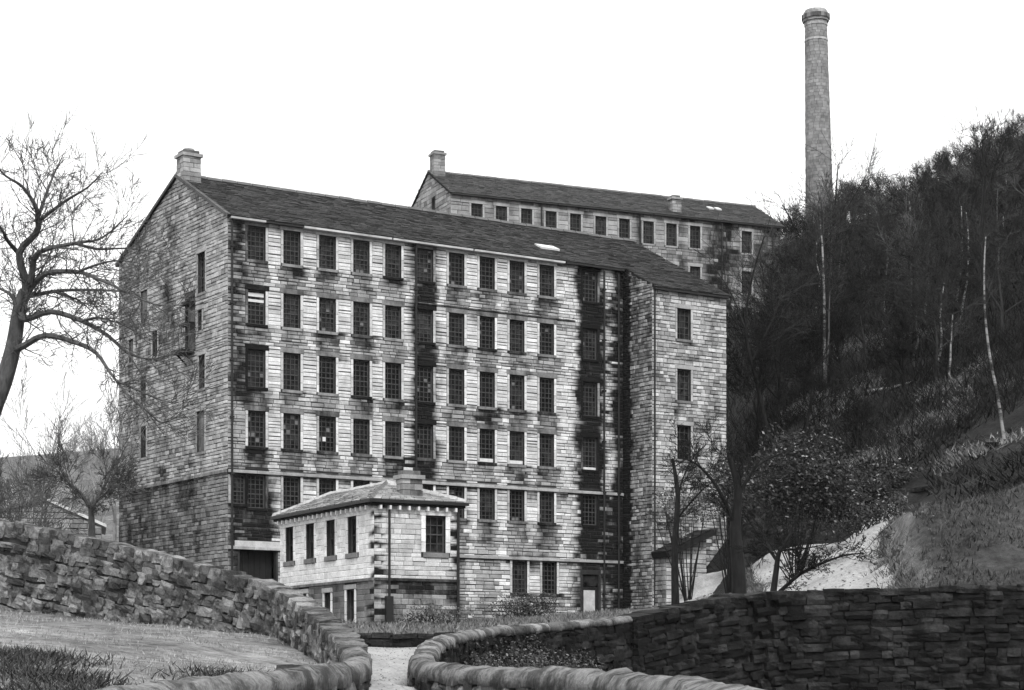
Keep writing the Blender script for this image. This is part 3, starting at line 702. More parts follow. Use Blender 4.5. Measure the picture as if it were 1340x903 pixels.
# ------------------------------------------------------------ tall round factory chimney
D = 190; cb = P(1074.5, 285, D)
fc = thing('mill_chimney', 'tall tapering round stone factory chimney rising from the trees on the hill', 'chimney', (cb.x, cb.y, 36), 0)
fc.rotation_euler = (0, math.radians(-1.1), 0)
def ring(mb, z0, z1, r0, r1, nst, rnd, tone, pr=.03, j=.009, soot=.2):
    off = rnd.random()
    for k in range(nst):
        t0 = 2*math.pi*(k+off)/nst + j/r0; t1 = 2*math.pi*(k+1+off)/nst - j/r0
        q = lambda r, t, z: (r*math.cos(t), r*math.sin(t), z)
        e = pr * rnd.uniform(.5, 1.2)
        vs = [q(r0,t0,z0+j/2), q(r0,t1,z0+j/2), q(r1,t1,z1-j/2), q(r1,t0,z1-j/2), q(r0+e,t0+.01,z0+j), q(r0+e,t1-.01,z0+j), q(r1+e,t1-.01,z1-j), q(r1+e,t0+.01,z1-j)]
        mb.add(vs, [(4,5,6,7),(0,1,5,4),(1,2,6,5),(2,3,7,6),(3,0,4,7)], tone*rnd.uniform(.75,1.2), soot)
rnd = random.Random(4); TOPZ = (HOR-14)/F*D - 36; core = MB(); st = MB()
def cr(z): return 1.43 + (1.0-1.43) * z / TOPZ
core.tube([(0,0,0),(0,0,TOPZ*.5),(0,0,TOPZ-.2)], [cr(0)-.01, cr(TOPZ*.5)-.01, cr(TOPZ)-.01], 24, cap=True)
shaft = core.build('shaft', M['mortar'], fc)
z = 0
while z < TOPZ - 1.5:
    h = rnd.uniform(.24, .34); so = .16 + .62*max(0, 1 - z/(TOPZ*.62)) + .15*noise.noise(Vector((z*.7,0,0)))
    ring(st, z, z+h, cr(z), cr(z+h), 14, rnd, .25, soot=max(0, so)); z += h
st.build('stonework', M['stone'], shaft, smooth=False, kind='stuff')
def band(z0, z1, r, tone, nm='cornice', so=.2):
    b = MB(); ring(b, z0, z1, r, r, 12, rnd, tone, j=.01, soot=so); b.tube([(0,0,z0),(0,0,z1)], r-.005, 24, cap=True, tone=tone); b.build(nm, M['stone'], fc)
band(TOPZ-2.95, TOPZ-2.75, 1.1, .42, 'string_band', 0)
band(TOPZ-1.5, TOPZ-1.1, 1.08, .34); band(TOPZ-1.1, TOPZ-.85, 1.22, .3, so=.4); band(TOPZ-.85, TOPZ-.45, 1.33, .2, so=.6); band(TOPZ-.45, TOPZ-.2, 1.14, .3); band(TOPZ-.2, TOPZ, 1.02, .38, 'rim', .1)

# ------------------------------------------------------------ gatehouse in front
GH = (-5.5, 80.0); ag = math.atan2(.476, .88); ug = (math.cos(ag), math.sin(ag)); vg = (-math.sin(ag), math.cos(ag))
gh_ = thing('gatehouse', 'two storey pale stone gatehouse with hipped slate roof in front of the mill', 'house', (GH[0], GH[1], 0), ag)
GW, GL, GE, GS, GB = 3.75, 10.0, 6.95, 3.88, 1.2
def gt(x): return tx(x, GH, ug)
def gl(x):   # along the long left face, measured from the far end
    k = (x - 670) / F; s = (GH[0] - k*GH[1]) / (-vg[0] + k*vg[1]); return GL - s
uw = [(gl(x)-.45, 5.02, .9, 1.5) for x in (379, 406, 433, 461)]; lw = [(gl(398)-.35, 2.35, .7, 1.2), (gl(429)-.35, 2.2, .7, 1.3), (gl(459)-.42, 2.1, .84, 1.45)]
hl = [(a,a+w_,z,z+h) for a,z,w_,h in uw+lw]; bl = [(a-.2,a+w_+.2,z-.2,z+h+.22) for a,z,w_,h in uw+lw]
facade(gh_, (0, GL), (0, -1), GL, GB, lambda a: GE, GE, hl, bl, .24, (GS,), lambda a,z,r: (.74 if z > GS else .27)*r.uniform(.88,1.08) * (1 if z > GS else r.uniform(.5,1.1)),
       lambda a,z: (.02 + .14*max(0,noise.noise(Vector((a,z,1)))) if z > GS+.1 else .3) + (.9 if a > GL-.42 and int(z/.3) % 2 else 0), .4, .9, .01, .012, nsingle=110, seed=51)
rw = [(gt(570)-.45, 5.0, .9, 1.5)]
def gsoot(a, z):
    s = .08 + .35*max(0, noise.noise(Vector((a*1.2, z*1.2, 5)))) if z > GS else .45 + .3*noise.noise(Vector((a,z,2)))
    if (a < .35 or a > GW-.35) and int(z/.27) % 2: s = .95
    if 3.3 < z < GS and a > .6: s = .8
    return s
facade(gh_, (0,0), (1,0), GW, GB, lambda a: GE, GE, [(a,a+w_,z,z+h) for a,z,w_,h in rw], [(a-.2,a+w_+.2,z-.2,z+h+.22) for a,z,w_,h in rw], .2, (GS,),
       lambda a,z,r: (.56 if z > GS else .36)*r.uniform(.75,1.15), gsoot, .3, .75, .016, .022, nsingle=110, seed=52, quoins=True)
for a,z,w_,h in uw: window(gh_, (0,GL), (0,-1), a, z, w_, h, 2, 2, .2, .22, .2, jt=(.75,.75), lt=.78, ls=0, st=.2, ss=.3, pr=.03)
for a,z,w_,h in lw: window(gh_, (0,GL), (0,-1), a, z, w_, h, 2, 2, .14, .2, .14, jt=(.62,.62), lt=.4, ls=.2, st=.3, ss=.2)
for a,z,w_,h in rw: window(gh_, (0,0), (1,0), a, z, w_, h, 3, 4, .2, .22, .2, jt=(.75,.75), lt=.78, ls=0, st=.2, ss=.3, pr=.03)
string_course(gh_, (0,GL), (0,-1), GL, GS, h=.12, pr=.1, tone=.3, sf=lambda a: .5); string_course(gh_, (0,0), (1,0), GW, GS, h=.12, pr=.1, tone=.2, sf=lambda a: .7)
plain(gh_, [(GW,0,GB),(GW,GL,GB),(GW,GL,GE),(GW,0,GE)]); plain(gh_, [(GW,GL,GB),(0,GL,GB),(0,GL,GE),(GW,GL,GE)])
o_ = .26; ez = GE + .12; r1 = (1.75, 2.6, GE+1.05); r2 = (1.75, GL-1.7, GE+1.05)
c00, c10, c11, c01 = (-o_,-o_,ez), (GW+o_,-o_,ez), (GW+o_,GL+o_,ez), (-o_,GL+o_,ez)
for q in ((c01,c00,r2,r1), (c00,c10,r1,r1), (c10,c11,r1,r2), (c11,c01,r2,r2)):
    roof_slope(gh_, *q, row=.24, tone=(.27,.34), seed=int(q[0][0]*10+60), thick=.06, name='roof_slope')
ridge_tiles(gh_, (r1[0],r1[1],r1[2]+.03), (r2[0],r2[1],r2[2]+.03), .1, .38, .5)
for e in (c00, c10, c01, c11):
    rr = r1 if e[1] < 0 else r2; ridge_tiles(gh_, (e[0],e[1],e[2]+.05), (rr[0],rr[1],rr[2]+.05), .12, .13 if e == c00 else .35, .4, name='hip_tile')
m = MB(); m.box(-.23,-.23,GE-.12,GW+.23,GL+.23,GE+.04); m.build('eaves_board', M['darktimber'], gh_)
m = MB(); m.box(-.34,-.34,GE-.02,GW+.34,-.24,GE+.1); m.build('gutter', M['iron'], gh_)
m = MB(); m.box(-.34,-.238,GE-.02,-.24,GL+.34,GE+.1); m.build('gutter', M['iron'], gh_)
mm = MB(); mm.box(-.045,-.25,-.16,.045,0,0); bm_ = mm.mesh('eaves_bracket', M['white'])
for k in range(9):
    b = link('eaves_bracket', bm_, gh_); b.location = (.2 + k*(GW-.4)/8, -.005, GE-.125)
for k in range(20):
    b = link('eaves_bracket', bm_, gh_); b.location = (-.005, .3 + k*(GL-.6)/19, GE-.125); b.rotation_euler = (0,0,-math.pi/2)
m = MB(); m.tube([(gt(508),-.12,GB),(gt(508),-.12,GE-.1)], .05, 8, cap=True); o = m.build('downpipe', M['iron'], gh_)
m = MB(); m.box(gt(503),-.22,GB,gt(512),-.03,3.2); m.build('pipe_casing', M['iron'], o)
m = MB(); m.tube([(GW-.05,-.12,GB),(GW-.05,-.12,GE-.1)], .06, 8, cap=True); m.build('downpipe', M['iron'], gh_)
stack(gh_, gt(540)+.2, .75, GE+.1, GE+1.05, .88, .65, tone=.3, course=.25, soot=.35, seed=17)

# ------------------------------------------------------------ rubble walls
def rubble_mesh(seed, mat, amp=.19):
    bm = bmesh.new(); bmesh.ops.create_cube(bm, size=1.0)
    bmesh.ops.subdivide_edges(bm, edges=bm.edges[:], cuts=1, use_grid_fill=True)
    for v in bm.verts:
        c = v.co; k = sum(1 for q in c if abs(q) > .4); f = {3: .93, 2: .97, 1: 1.0, 0: 1}[k]
        v.co = Vector((c.x*f, c.y*f, c.z*f)) + noise.noise_vector(c*2.4 + Vector((seed*3.7, seed, 0)))*amp
    me = bpy.data.meshes.new('stone'); bm.to_mesh(me); bm.free()
    me.materials.append(mat); return me
RB = {}
def rubs(mat):
    if mat not in RB: RB[mat] = [rubble_mesh(s, M[mat], .09 if mat == 'rubble_dark' else .17) for s in range(10)]
    return RB[mat]
def rubble_wall(root, line, zbf, T, course, lmin, lmax, mat, capmat, cap_l, cap_h, cap_w, seed, nsingle=300, cap_over=.0, capname='coping_stone', rough=.12, wob=.03, capround=False, even=False):
    rnd = random.Random(seed); L = [Vector(p) for p in line]
    seg = [0]
    for i in range(len(L)-1): seg.append(seg[-1] + (Vector((L[i+1].x, L[i+1].y)) - Vector((L[i].x, L[i].y))).length)
    tot = seg[-1]
    def at(s):
        s = min(max(s, 0), tot); i = 0
        while i < len(seg)-2 and seg[i+1] < s: i += 1
        f = (s-seg[i])/(seg[i+1]-seg[i]); p = L[i].lerp(L[i+1], f)
        i0 = max(0, i-(f < .5)); i1 = min(len(L)-1, i+1+(f >= .5)); d = L[i1]-L[i0]; return p, d
    ox, oy = root.location.x, root.location.y; oz = root.location.z
    # dark rubble core
    core = MB(); N = max(2, int(tot/.4)); prev = None
    for i in range(N+1):
        p, d = at(tot*i/N); n2 = Vector((-d.y, d.x)).normalized()*(T*.36); zb_ = zbf(p.x, p.y) - .25; zt = max(zb_+.02, p.z - cap_h*.7)
        ring_ = [(p.x-n2.x-ox, p.y-n2.y-oy, zb_-oz), (p.x+n2.x-ox, p.y+n2.y-oy, zb_-oz), (p.x+n2.x-ox, p.y+n2.y-oy, zt-oz), (p.x-n2.x-ox, p.y-n2.y-oy, zt-oz)]
        k = len(core.v); core.add(ring_, [])
        if prev is not None:
            for q in range(4): core.f.append((prev+q, prev+(q+1) % 4, k+(q+1) % 4, k+q))
        prev = k
    core.build('core', M['mortar'], root)
    items = []
    k = 0
    while k < 40:
        s = rnd.uniform(-.2, 0); hit = False; zoff = cap_h + k*course
        while s < tot:
            l = rnd.uniform(lmin, lmax)*rnd.choice((.6, 1, 1, 1.35)); h = course*(rnd.uniform(.85, 1.05) if even else rnd.choice((.6, .85, 1, 1.15, 1.5))); s2_ = min(s+l, tot); s1_ = max(0, s)
            if s2_-s1_ > .08:
                p, d = at((s1_+s2_)/2); zc = p.z - zoff - course/2 + rnd.uniform(-wob, wob) + noise.noise(Vector((s*.6, k*.7, seed)))*course*(.12 if even else .5)
                if zc > zbf(p.x, p.y) - .1:
                    hit = True; sl_ = d.z/max(.01, math.hypot(d.x, d.y))
                    items.append((p.x, p.y, zc, s2_-s1_+.01, T*rnd.uniform(.92, 1.08+rough), h+.02, math.atan2(d.y, d.x)+rnd.uniform(-.05,.05), math.atan(sl_)+rnd.uniform(-.07,.07)*(.3 if even else 1)))
            s += l
        if not hit: break
        k += 1
    def key(it):
        y = max(it[1], 5); x = 670+F*it[0]/y
        return -(it[3]*it[5]/y/y) if -20 < x < 1360 else 1
    items.sort(key=key); ms = rubs(mat)
    for it in items[:nsingle]:
        o = link('stone', rnd.choice(ms), root); o.location = (it[0]-ox, it[1]-oy, it[2]-oz); o.scale = (it[3], it[4], it[5]); o.rotation_euler = (rnd.uniform(-.04,.04), -it[7], it[6])
    rest = MB()
    for it in items[nsingle:]:
        me = rnd.choice(ms); mt = Matrix.Translation((it[0]-ox, it[1]-oy, it[2]-oz)) @ Matrix.Rotation(it[6],4,'Z') @ Matrix.Rotation(-it[7],4,'Y') @ Matrix.Diagonal((it[3],it[4],it[5],1))
        rest.add([tuple(mt @ v.co) for v in me.vertices], [tuple(p.vertices) for p in me.polygons], rnd.random())
    if rest.v: rest.build('stonework', M[mat], root, kind='stuff')
    # coping
    s = 0; cm = rubs(capmat); cnt = 0
    while s < tot - .05:
        l = cap_l*rnd.uniform(.75, 1.25); s2_ = min(s+l, tot)
        if tot - s2_ < cap_l*.4: s2_ = tot
        if capround:                      # dressed half-round coping bent along the wall
            m = MB(); K = 4; prof = [(-.5,0),(-.49,.5),(-.38,.82),(-.14,.99),(.14,1),(.38,.84),(.5,.5),(.5,0)]
            wj = rnd.uniform(.96,1.04); hj = rnd.uniform(.93,1.06)
            for i in range(K+1):
                f = (s+.011) + (s2_-s-.022)*i/K; p, d = at(f); n2 = Vector((-d.y, d.x)).normalized(); e = 1
                for a, b in prof:
                    jx = noise.noise(Vector((f*1.6, a*3, b*3)))*.045 + noise.noise(Vector((f*7, a*6, b*6+s)))*.022
                    m.v.append((p.x+n2.x*(a*cap_w*wj*e+jx)-ox, p.y+n2.y*(a*cap_w*wj*e+jx)-oy, p.z-cap_h+(b*cap_h*hj*(e if b > .5 else 1))+jx-oz)); m.tone.append(0); m.soot.append(0)
            for i in range(K):
                for q in range(7): m.f.append((i*8+q, i*8+q+1, (i+1)*8+q+1, (i+1)*8+q))
                m.f.append((i*8+7, i*8, (i+1)*8, (i+1)*8+7))
            for base_, rev in ((0, False), (K*8, True)):
                k0 = len(m.v)
                for q in range(8): m.v.append(m.v[base_+q]); m.tone.append(0); m.soot.append(0)
                f_ = tuple(k0+q for q in range(8)); m.f.append(f_[::-1] if rev else f_)
            m.build(capname, M[capmat], root, smooth=True)
        else:
            p, d = at((s+s2_)/2); sl_ = d.z/max(.01, math.hypot(d.x, d.y))
            o = link(capname, rnd.choice(cm), root); o.location = (p.x-ox, p.y-oy, p.z-cap_h/2-oz+rnd.uniform(-.03,.02)); o.scale = ((s2_-s)*1.02, cap_w*rnd.uniform(.9,1.1), cap_h*rnd.uniform(1,1.25))
            o.rotation_euler = (rnd.uniform(-.06,.06), -math.atan(sl_)+rnd.uniform(-.08,.08), math.atan2(d.y, d.x)+rnd.uniform(-.05,.05))
        s = s2_
W1 = [(-17.5,52,5.0), (-15,51,4.5), P(0,681,50), P(60,692,49), P(130,706,48), P(200,722,47), P(300,747,45.5), P(345,761,44.6), P(372,771,43.8), P(395,785,42), P(415,800,40.2), P(436,818,38), P(452,833,36), P(463,846,34.4)]
W2 = [P(463,846,34.4), P(468,855,33.2), P(462,863,32), P(440,868,30.8), P(400,873,29), P(330,880,26.5), P(250,887,24), P(170,896,22), P(100,904,20.3), (-5.2,17,-.25), (-6.4,11,-.45), (-7.5,6,-.55)]
r = thing('field_wall', 'pale rubble stone wall climbing left behind the grass slope', 'wall', (W1[0][0], W1[0][1], gz(W1[0][0], W1[0][1])))
rubble_wall(r, W1, lambda x, y: gz(x, y), .5, .185, .18, .46, 'rubble', 'rubble', .3, .22, .5, 71, wob=.03)
r = thing('lane_parapet', 'low lane wall with rounded coping curving round the grass at lower left', 'wall', (-2.6, 33.2, gz(-2.6, 33.2)))
rubble_wall(r, W2, lambda x, y: min(gz(x, y), -.45) , .42, .15, .25, .5, 'rubble', 'coping', .85, .34, .5, 72, capround=True)
r = thing('bridge_parapet', 'low lane wall with rounded coping sweeping right across the bottom edge', 'wall', (-1.7, 38, gz(-1.7, 38)))
rubble_wall(r, W4, lambda x, y: gz(x, y)-.3, .42, .16, .25, .55, 'rubble', 'coping', .85, .30, .5, 73, capround=True)
r = thing('retaining_wall', 'long dark rubble retaining wall below the yard at lower right', 'wall', (14, 60, -1.5))
rubble_wall(r, W5[5:], lambda x, y: -1.5, .9, .24, .3, .75, 'rubble_dark', 'rubble_dark', .6, .2, .95, 74, even=True)
r = thing('curved_wall', 'dark wall with mossy rounded coping curving behind the lane wall', 'wall', (-1.5, 40, -1.0))
rubble_wall(r, [W5[0], W5[1], W5[2], W5[3], W5[4], W5[5]], lambda x, y: -1.3, .45, .2, .3, .7, 'rubble_dark', 'rubble', .6, .22, .5, 75, capround=True, nsingle=200)
r = thing('cross_wall', 'low dark wall closing the far end of the lane', 'wall', (-3, 56, .6))
rubble_wall(r, [(-9.5,57,1.5), (-6,56.6,1.25), (-3,56.3,1.2), (-1,56.3,1.22), (.3,56.6,1.3)], lambda x, y: gz(x, y), .4, .17, .3, .7, 'rubble_dark', 'rubble_dark', .6, .14, .5, 76, nsingle=120)
r = thing('hill_wall', 'dark stone terrace wall at the back of the pale yard', 'wall', (14, 101.5, 6))
rubble_wall(r, [(11.0,101.6,8.4), (12.5,102,8.7), (16,102.4,9.1), (19,102.2,9.4), (21,99,9.4)], lambda x, y: gz(x, y), .5, .24, .4, 1.0, 'rubble_dark', 'rubble_dark', .7, .2, .6, 77, nsingle=120)
# stone lying in the grass
o = link('fallen_stone', rubble_mesh(33, M['rubble'])); o.location = (P(382,852,34).x, 34, gz(P(382,852,34).x, 34)+.06); o.scale = (.55,.3,.18); tag(o, 'flat stone lying in the grass beside the curved wall end', 'stone')

# ------------------------------------------------------------ trees
def grow(tr, cr_, p, d, L, r, lev, maxlev, rnd, up=.12, spread=.6, ratio=.62, nch=(4, 7), tip=.25, minr=.006):
    n_ = max(3, int(5 - lev*.5)) if lev < 3 else 3; pts = [p.copy()]; rad = [r]; q = p.copy(); dd = d.copy()
    for i in range(n_):
        dd = (dd + Vector((rnd.gauss(0,.13), rnd.gauss(0,.13), rnd.gauss(0,.1)+up*(.6 if lev else .3)))*(1 if lev else .5)).normalized()
        q = q + dd*(L/n_); pts.append(q.copy()); rad.append(max(minr, r*(1-(1-tip)*(i+1)/n_)))
    (tr if lev == 0 else cr_).tube(pts, rad, (8, 6, 4, 3, 3, 3)[min(lev, 5)], 0)
    if lev >= maxlev: return
    k = rnd.randint(*nch)
    for i in range(k):
        f = rnd.uniform(.38 if lev == 0 else .2, 1.0) if i else 1.0; x = f*n_; j = min(int(x), n_-1); b = pts[j].lerp(pts[j+1], x-j)
        ax = (pts[j+1]-pts[j]).normalized(); s = ax.cross(Vector((rnd.gauss(0,1), rnd.gauss(0,1), rnd.gauss(0,1)))).normalized()
        an = rnd.uniform(.45, 1.15)*spread*1.5 if i else rnd.uniform(.1, .35)
        nd = (ax*math.cos(an) + s*math.sin(an)).normalized()
        rr = max(minr, r*(1-(1-tip)*f)*rnd.uniform(.5, .8))
        grow(tr, cr_, b, nd, L*ratio*rnd.uniform(.7, 1.15)*(1.1-.35*f if lev == 0 else 1), rr, lev+1, maxlev, rnd, up, spread, ratio, nch, tip, minr)
def bare_tree(name, label, loc, h, seed, mat, maxlev=4, group=None, spread=.6, trunk_f=.55, r=None, crown_mat=None, nch=(4,7), lean=(0,0), minr=.008, up=.12, ratio=.62, cat='tree'):
    rnd = random.Random(seed); t = thing(name, label, cat, loc, 0, group); a, b = MB(), MB()
    grow(a, b, Vector((0,0,-.4)), Vector((lean[0],lean[1],1)).normalized(), h*trunk_f, r or h*.018, 0, maxlev, rnd, up, spread, ratio, nch, minr=minr)
    a.build('trunk', M[mat], t, smooth=True); b.build('crown', M[crown_mat or mat], t, smooth=False); return t
protos = []
for s in range(7):
    protos.append(bare_tree('bare_tree', 'leafless tree in the dense wood covering the hillside', (0,0,0), 9.0, 100+s, 'bark_black' if s % 2 else 'bark', 4, 'trees of the hillside wood', crown_mat=('bark_far','bark_black','bark','bark_mid','bark_black','bark','bark_far')[s], spread=.62, trunk_f=.5, nch=(4,6) if s in (1,4) else (5,7), minr=.014, r=.15))
spots = []; rt = random.Random(9); tries = 0
while len(spots) < 235 and tries < 40000:
    tries += 1; y = rt.uniform(104, 250); x = rt.uniform(12, .29*y+14)
    pxx = 670+F*x/y
    if y < 128 and x < 15: continue
    if 990 > pxx and y > 128: continue
    if y < 130 and (rt.random() < .88 or y < 112): continue            # thin on the near slope, so that the ground shows
    if y < 150 and rt.random() < .35: continue
    # keep clear of the upper mill and the chimney
    dx, dy = x-B2[0], y-B2[1]; lx_, ly_ = dx*u2[0]+dy*u2[1], -dx*u2[1]+dy*u2[0]
    if -2 < lx_ < L2+1.5 and -3.5 < ly_ < G2+2: continue
    if lx_ < L2+3 and ly_ < 0 and pxx < 1010 and rt.random() < .7: continue
    if (x-cb.x)**2+(y-cb.y)**2 < 9: continue
    if any((x-a)**2+(y-b)**2 < 3.0+ (y-100)*.02 for a, b in spots): continue
    # keep the skyline: lower trees where the wood would stand too high
    spots.append((x, y))
def skyline(px_):
    pts = [(900,300),(1000,292),(1030,262),(1060,262),(1100,225),(1150,212),(1200,205),(1260,175),(1300,152),(1340,140),(1500,80)]
    for (a, b), (c, d) in zip(pts, pts[1:]):
        if a <= px_ <= c: return b+(d-b)*(px_-a)/(c-a)
    return 300
for i, (x, y) in enumerate(spots):
    o = protos[i] if i < len(protos) else copy_tree(protos[i % len(protos)])
    zg = gz(x, y); top = (HOR - skyline(670+F*x/y) - rt.uniform(-24, 20))/F*y; hh = min(rt.uniform(7.5, 12), max(3.0, top-zg))
    sc = hh/10.5; o.location = (x, y, zg-.1); o.scale = (sc*1.1, sc*1.1, sc); o.rotation_euler = (0, 0, rt.uniform(0, 6.28))
# birches and single trees on the slope
def traced(name, label, limbs, mat, twmat, base, seed, tw=(.9, 1.8), twn=5, lev=2, minr=.008, sides=7, cat='tree'):
    rnd = random.Random(seed); t = thing(name, label, cat, base); a, b = MB(), MB(); bv = Vector(base)
    for li, (pts, r0, r1, d0, d1) in enumerate(limbs):
        n_ = len(pts); P3 = []
        for i, (x, y) in enumerate(pts):
            f = i/(n_-1); P3.append(P(x, y, d0+(d1-d0)*f) - bv)
        # refine
        Q = []; R = []
        for i in range(n_-1):
            for k in range(3):
                f = k/3; p0 = P3[max(i-1,0)]; p1, p2 = P3[i], P3[i+1]; p3 = P3[min(i+2, n_-1)]
                q = .5*((2*p1)+(p2-p0)*f+(2*p0-5*p1+4*p2-p3)*f*f+(3*p1-p0-3*p2+p3)*f**3)
                Q.append(q); R.append(r0+(r1-r0)*(i+f)/(n_-1))
        Q.append(P3[-1]); R.append(r1)
        if name == 'oak_tree': R = [q*.78 for q in R]
        (a if li == 0 else b).tube(Q, R, sides if r0 > .05 else 4, 0)
        if li == 0 and not twn: continue
        for i in range(1, len(Q)):
            if li == 0 and i < len(Q)*.7: continue
            for _ in range(twn if rnd.random() < .8 else twn+2):
                if rnd.random() < .35: continue
                ax = (Q[i]-Q[i-1]).normalized(); s = ax.cross(Vector((rnd.gauss(0,1), rnd.gauss(0,1), rnd.gauss(0,1)))).normalized(); an = rnd.uniform(.4, 1.1)
                grow(b, b, Q[i-1].lerp(Q[i], rnd.random()), (ax*math.cos(an)+s*math.sin(an)).normalized(), rnd.uniform(*tw), max(minr, min(R[i]*.4, .022)), 4-lev, 4, rnd, .06, .6, .55, (3, 5), minr=minr)
    a.build('trunk', M[mat], t, smooth=True); b.build('crown', M[twmat], t); return t
def base_of(x, y, d): p = P(x, y, d); return (p.x, p.y, gz(p.x, p.y))
traced('oak_tree', 'big leafless spreading tree at the left edge, reaching over the gable', [
 ([(-62,720),(-40,640),(-12,540),(4,500),(17,455),(25,405),(33,380)], .42, .20, 54, 54),
 ([(28,400),(34,372),(25,331),(48,304),(49,285),(47,271),(30,245),(7,230),(-6,215)], .16, .02, 54, 52),
 ([(49,287),(62,250),(72,225),(82,204)], .07, .015, 54, 56), ([(50,290),(84,264),(115,245),(134,225)], .07, .012, 54, 51),
 ([(33,385),(40,372),(45,338),(62,326),(100,318),(134,311),(168,281)], .14, .014, 54, 52), ([(97,318),(128,326),(165,325),(205,330)], .06, .012, 52.5, 53),
 ([(97,314),(94,281),(104,267)], .035, .01, 53, 54), ([(36,382),(60,358),(101,356),(118,361),(151,375),(201,398),(240,399)], .11, .012, 54, 50),
 ([(101,356),(131,345),(158,341),(185,345)], .05, .01, 52, 51), ([(36,388),(50,385),(84,380),(134,380),(175,385),(222,412)], .09, .012, 54, 55),
 ([(67,380),(101,392),(121,408),(140,425)], .045, .01, 54, 56), ([(26,410),(34,418),(67,408),(107,420),(141,439),(168,462),(200,470),(235,461)], .13, .015, 54, 51),
 ([(107,420),(130,416),(160,425),(190,440)], .05, .01, 52.5, 52), ([(20,458),(32,452),(60,439),(101,449),(126,462),(143,486),(156,503),(173,526)], .13, .02, 54, 50),
 ([(152,498),(186,513),(219,526),(233,524)], .05, .01, 50.5, 50), ([(165,515),(198,543),(212,553),(232,546)], .045, .01, 50.5, 50.5),
 ([(25,332),(10,315),(0,297),(-20,285)], .09, .02, 54, 52), ([(24,402),(14,386),(0,378),(-25,372)], .09, .02, 54, 56), ([(40,375),(62,340),(70,310),(60,285)], .05, .01, 54, 55),
 ([(62,250),(50,230),(40,205)], .03, .01, 55, 55), ([(168,462),(185,490),(205,515)], .035, .008, 51, 51)],
 'bark_oak', 'bark_oak', base_of(-62, 720, 54), 5, tw=(.45, 1.15), twn=2, lev=2, minr=.007)
traced('birch_tree', 'white-trunked birch standing on the slope right of the mill', [([(1081,515),(1079,470),(1079,420),(1078,370),(1076,320),(1072,280)], .11, .04, 121, 121)], 'birch', 'bark', base_of(1081,515,121), 11, tw=(1,2.4), twn=3, lev=2, minr=.012)
traced('birch_tree', 'leaning pale birch trunk at far right of the slope', [([(1314,575),(1306,520),(1296,470),(1289,410),(1288,350),(1290,310)], .09, .03, 99, 99)], 'birch', 'bark', base_of(1314,575,99), 12, tw=(1,2.2), twn=3, lev=2, minr=.012)
traced('birch_tree', 'short slender birch trunk high in the wood at right', [([(1252,395),(1256,360),(1259,325),(1258,270)], .07, .03, 135, 135)], 'birch', 'bark', base_of(1252,395,135), 13, tw=(1,2), twn=3, lev=2, minr=.012)
traced('tall_tree', 'tall black-stemmed tree breaking the skyline at far right', [([(1285,520),(1290,420),(1284,320),(1289,240),(1285,195)], .17, .05, 120, 120),([(1288,260),(1300,225),(1310,195),(1318,180)], .07, .02, 120, 121)], 'bark_black', 'bark_black', base_of(1285,520,120), 14, tw=(1,2.2), twn=3, lev=2, minr=.014)
traced('hill_tree', 'dark twiggy tree just right of the tall chimney base', [([(1094,400),(1096,330),(1093,270),(1097,215)], .14, .05, 176, 176),([(1094,300),(1110,270),(1128,240),(1140,228)], .08, .02, 176, 176),([(1095,320),(1080,290),(1073,262)], .07, .02, 176, 177)], 'bark_black', 'bark_black', base_of(1094,400,176), 34, tw=(1.5,3.2), twn=4, lev=1, minr=.018)
traced('hill_tree', 'dark spreading tree just left of the tall chimney base', [([(1052,420),(1048,350),(1040,300),(1024,268)], .14, .05, 172, 172),([(1046,340),(1060,300),(1066,262)], .08, .02, 172, 172),([(1044,330),(1020,300),(1008,285)], .07, .02, 172, 173)], 'bark_black', 'bark_black', base_of(1052,420,172), 35, tw=(1.5,3.2), twn=4, lev=1, minr=.018)
for i, (x, y, hh, lab) in enumerate([(14.6,120.5,9,'black bare tree pressed against the right edge of the mill wing'), (16.2,122,10.5,'tall black bare tree second from the mill wing'), (17.2,117,7,'shorter black tree on the bank beyond the evergreen'),
        (18.4,126,11,'black tree standing left of the first birch'), (20.6,124,8,'black tree leaning behind the first birch'), (15.4,127,12,'tallest black tree close behind the mill corner'), (23,118,6,'small black tree on the bare part of the slope'), (19.2,111,5,'stunted black tree low on the slope')]):
    bare_tree('black_tree', lab, (x, y, gz(x, y)-.2), hh, 500+i, 'bark_black', 4, 'black trees beside the mill wing', crown_mat='bark_black', nch=(5,7), minr=.013, r=.14, trunk_f=.5)
traced('slope_tree', 'dark leaning tree between the mill corner and the birch', [([(1010,590),(990,500),(975,430),(985,360),(1000,310)], .14, .04, 119, 119),([(975,430),(955,380),(930,345)], .06, .015, 119, 118),([(985,470),(1010,420),(1030,370)], .07, .015, 119, 118)], 'bark_black', 'bark', base_of(1010,600,119), 15, tw=(1.2,2.6), twn=4, lev=1, minr=.012)
traced('dark_trunk_tree', 'black tree trunk standing in front of the mill wing foot', [([(884,800),(883,720),(887,650),(880,600)], .2, .07, 92, 92),([(885,680),(920,640),(950,620)], .05, .015, 92, 91),([(884,660),(900,610),(925,580)], .05, .015, 92, 93)], 'bark_black', 'bark_black', base_of(884,800,92), 16, tw=(.6,1.2), twn=2, lev=3)
traced('dark_trunk_tree', 'thick black trunk at the left end of the pale yard', [([(968,800),(966,740),(962,690),(966,640),(955,600)], .3, .1, 72, 72),([(963,690),(940,640),(915,610),(895,600)], .09, .02, 72, 71),([(966,650),(990,610),(1030,590)], .08, .02, 72, 72)], 'bark_black', 'bark_black', base_of(968,800,72), 17, tw=(.5,1.1), twn=2, lev=3)
